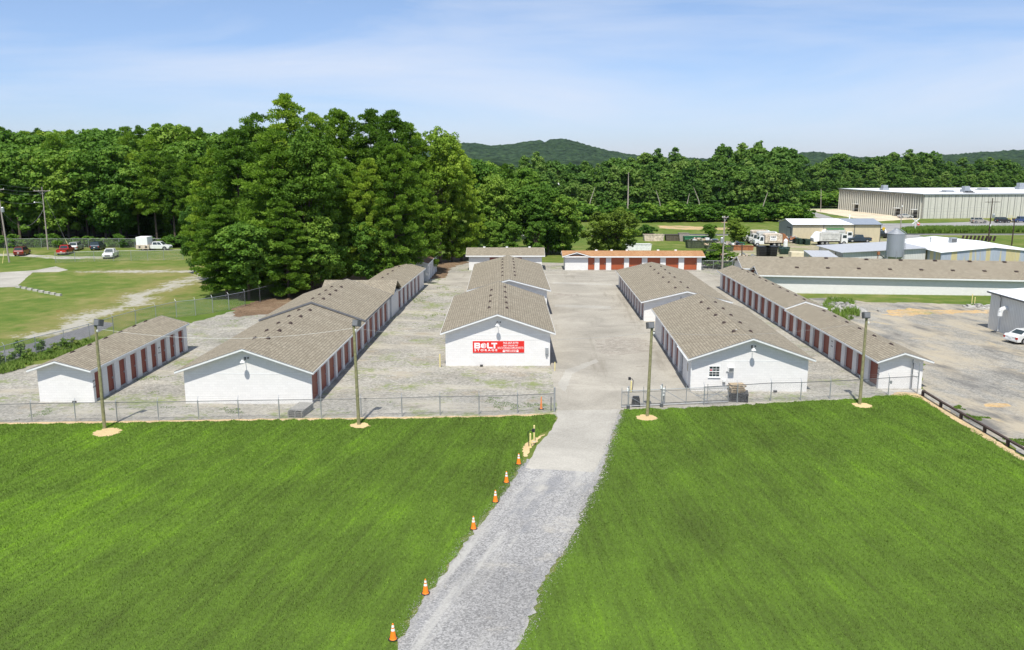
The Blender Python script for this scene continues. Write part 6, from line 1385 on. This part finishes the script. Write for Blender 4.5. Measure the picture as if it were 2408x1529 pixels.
def tote(label, loc, w_, h_, mat):
    root = thing('plastic_bin', label, 'bin', loc); m_ = MB()
    m_.hexa([Vector(q) for q in ((-w_*.44, -w_*.4, 0), (w_*.44, -w_*.4, 0), (w_*.44, w_*.4, 0), (-w_*.44, w_*.4, 0), (-w_/2, -w_*.48, h_), (w_/2, -w_*.48, h_), (w_/2, w_*.48, h_), (-w_/2, w_*.48, h_))], mat)
    for k in range(4): m_.box(-w_/2-.02, w_/2+.02, -w_*.49, w_*.49, h_*(.25+k*.22), h_*(.25+k*.22)+.05, mat)
    m_.build('tub', root); m_ = MB(); m_.box(-w_/2-.05, w_/2+.05, -w_*.5, w_*.5, h_, h_+.06, mat); m_.build('lid', root); return root
tote('large black ribbed tub, left of the pair behind the long roof', at(1794, 603), 2.3, 2.0, 'black_plastic'); tote('large black ribbed tub, right of the pair behind the long roof', at(1811, 603), 2.3, 2.0, 'black_plastic')
for k, (x, y) in enumerate([(1836, 594), (1843, 595), (1850, 594), (1839, 598), (1849, 598)]): o = tote('dark green wheeled bin in the cluster behind the long roof', at(x, y), .95, 1.1, 'green_plastic'); o['group'] = 'dark green bins in a cluster'
for k, (x, y) in enumerate([(1870, 572), (1877, 574), (1884, 575), (1891, 575), (1898, 576)]): o = tote('dark wheeled bin lined up before the tan shed', at(x, y), 1.15, 1.25, 'green_plastic'); o['group'] = 'dark bins before the tan shed'
yt = thing('fuel_tank', 'horizontal yellow fuel tank before the tan shed', 'tank', at(2042.5, 567)); m_ = MB(); m_.tube((-1.15, 0, 1.15), (1.15, 0, 1.15), .85, None, 'tan_tank', 20); m_.build('tank', yt)
for x_ in (-.8, .8): m_ = MB(); m_.box(x_-.1, x_+.1, -.7, .7, 0, .5, 'steel_dark'); m_.build('leg', yt)
wt = thing('gas_cylinder', 'upright white cylinder beside the rusty truck', 'cylinder', at(1846.5, 588)); m_ = MB(); m_.lathe([(0, 0), (.45, 0), (.45, 2.0), (.3, 2.25), (.1, 2.3), (.1, 2.45), (0, 2.45)], 'lamp_white', 14); m_.build('tank', wt)
m_ = MB(); m_.box(-.5, .5, -.5, .5, -.02, .06, 'steel_dark'); m_.build('base', wt)
# scrap frame and pipes on top of the yard wall
m_ = MB(); m_.hexa([Vector(q) for q in ((0, 0, .0), (13, -1, .0), (13, .8, .0), (0, 1.8, 0), (0, 0, 1.9), (13, -1, 1.7), (13, .8, 1.7), (0, 1.8, 1.9))], 'cream'); tag(m_.build('container', None, at(1860, 617, 0)), 'long cream container roof showing just over the rear long roof', 'container')
# rail crossing sign and stop sign
cs = thing('crossing_sign', 'white crossbuck rail crossing sign on a striped post', 'sign', at(2150.8, 548)); m_ = MB(); m_.tube((0, 0, 0), (0, 0, 3.6), .09, None, 'lamp_white', 8); m_.build('post', cs)
m_ = MB()
for a in (38, -38): m_.box(-1.15, 1.15, -.14-(a > 0)*.03, -.115-(a > 0)*.03, -.13, .13, 'sign_white', Matrix.Translation((0, 0, 3.1)) @ Matrix.Rotation(R(a), 4, 'Y'))
m_.build('crossbuck', cs)
text_mesh('RAILROAD CROSSING', .17, facing((0, -.175, 3.1), (0, -1, 0)) @ Matrix.Rotation(R(-38), 4, 'Z'), 'ink', cs, 'lettering')
ss = thing('stop_sign', 'small red stop sign beside the rail crossing sign', 'sign', at(2158, 546)); m_ = MB(); m_.tube((0, 0, 0), (0, 0, 2.6), .04, None, 'galv', 6); m_.build('post', ss)
m_ = MB(); m_.lathe([(0, 0), (.45, 0), (.45, .02), (0, .02)], 'sign_red', 8, sm=False); o = m_.build('panel', ss); o.matrix_local = facing((0, -.06, 2.2), (0, -1, 0)) @ Matrix.Rotation(R(22.5), 4, 'Z'); text_mesh('STOP', .3, facing((0, -.085, 2.2), (0, -1, 0)), 'sign_white', ss, 'lettering', .01)
ys = thing('warning_sign', 'small yellow warning sign left of the silo top', 'sign', at(2076, 560)); m_ = MB(); m_.tube((0, 0, 0), (0, 0, 2.6), .04, None, 'galv', 6); m_.build('post', ys); m_ = MB(); m_.box(-.35, .35, -.01, .01, -.35, .35, 'sign_yellow', Matrix.Translation((0, -.06, 2.3)) @ Matrix.Rotation(R(45), 4, 'Y')); m_.build('panel', ys)
# rails on the ballast
m_ = MB()
for dy in (.9, 2.35): m_.hexa([Vector(q) for q in ((-200, 214+dy, .03), (0, 216+dy*.9+.1, .03), (0, 216+dy*.9+.18, .03), (-200, 214+dy+.08, .03), (-200, 214+dy, .2), (0, 216+dy*.9+.1, .2), (0, 216+dy*.9+.18, .2), (-200, 214+dy+.08, .2))], 'steel_dark'); m_.hexa([Vector(q) for q in ((0, 216+dy*.9+.1, .03), (300, 221+dy, .03), (300, 221+dy+.08, .03), (0, 216+dy*.9+.18, .03), (0, 216+dy*.9+.1, .2), (300, 221+dy, .2), (300, 221+dy+.08, .2), (0, 216+dy*.9+.18, .2))], 'steel_dark')
tag(m_.build('railway_track'), None, None, None, 'structure')
# crates and loading stair by the warehouse
m_ = MB()
for k in range(5): m_.hexa([Vector(q) for q in ((k*.35, 0, 0), (k*.35+.35, 0, 0), (k*.35+.35, 1.2, 0), (k*.35, 1.2, 0), (k*.35, 0, .25*(5-k)), (k*.35+.35, 0, .25*(5-k)), (k*.35+.35, 1.2, .25*(5-k)), (k*.35, 1.2, .25*(5-k)))], 'yellow_paint')
for s_ in (0, 1.2): m_.tube((0, s_, 2.2), (1.75, s_, 1.0), .04, None, 'yellow_paint', 5); m_.tube((0, s_, 0), (0, s_, 2.2), .04, None, 'yellow_paint', 5)
tag(m_.build('loading_stair', None, at(2376, 523)), 'yellow steel stair at the warehouse loading door', 'stair')
sf = thing('scrap_rack', 'leaning row of dark steel racks in the grass behind the white roof', 'rack', at(2262, 566))
for k in range(9): m_ = MB(); m_.box(-.05, .05, -.4, .4, 0, 1.3, 'dark_wood', Matrix.Translation((k*.8, -k*.25, 0)) @ Matrix.Rotation(R(14), 4, 'Y')); m_.build('panel', sf)

# ------------------------------------------------------------------ haze
hm = bpy.data.materials.new('haze'); hm.use_nodes = True; hn = hm.node_tree; hn.nodes.clear(); ho = hn.nodes.new('ShaderNodeOutputMaterial'); hv = hn.nodes.new('ShaderNodeVolumePrincipled')
hv.inputs['Color'].default_value = (.66, .84, 1.0, 1); hv.inputs['Density'].default_value = .000022; hv.inputs['Anisotropy'].default_value = .2; hn.links.new(hv.outputs[0], ho.inputs['Volume'])
M['haze'] = hm; tag(MB().box(-4600, 4600, -260, 5600, -1.2, 140, 'haze').build('haze'), None, None, None, 'stuff')
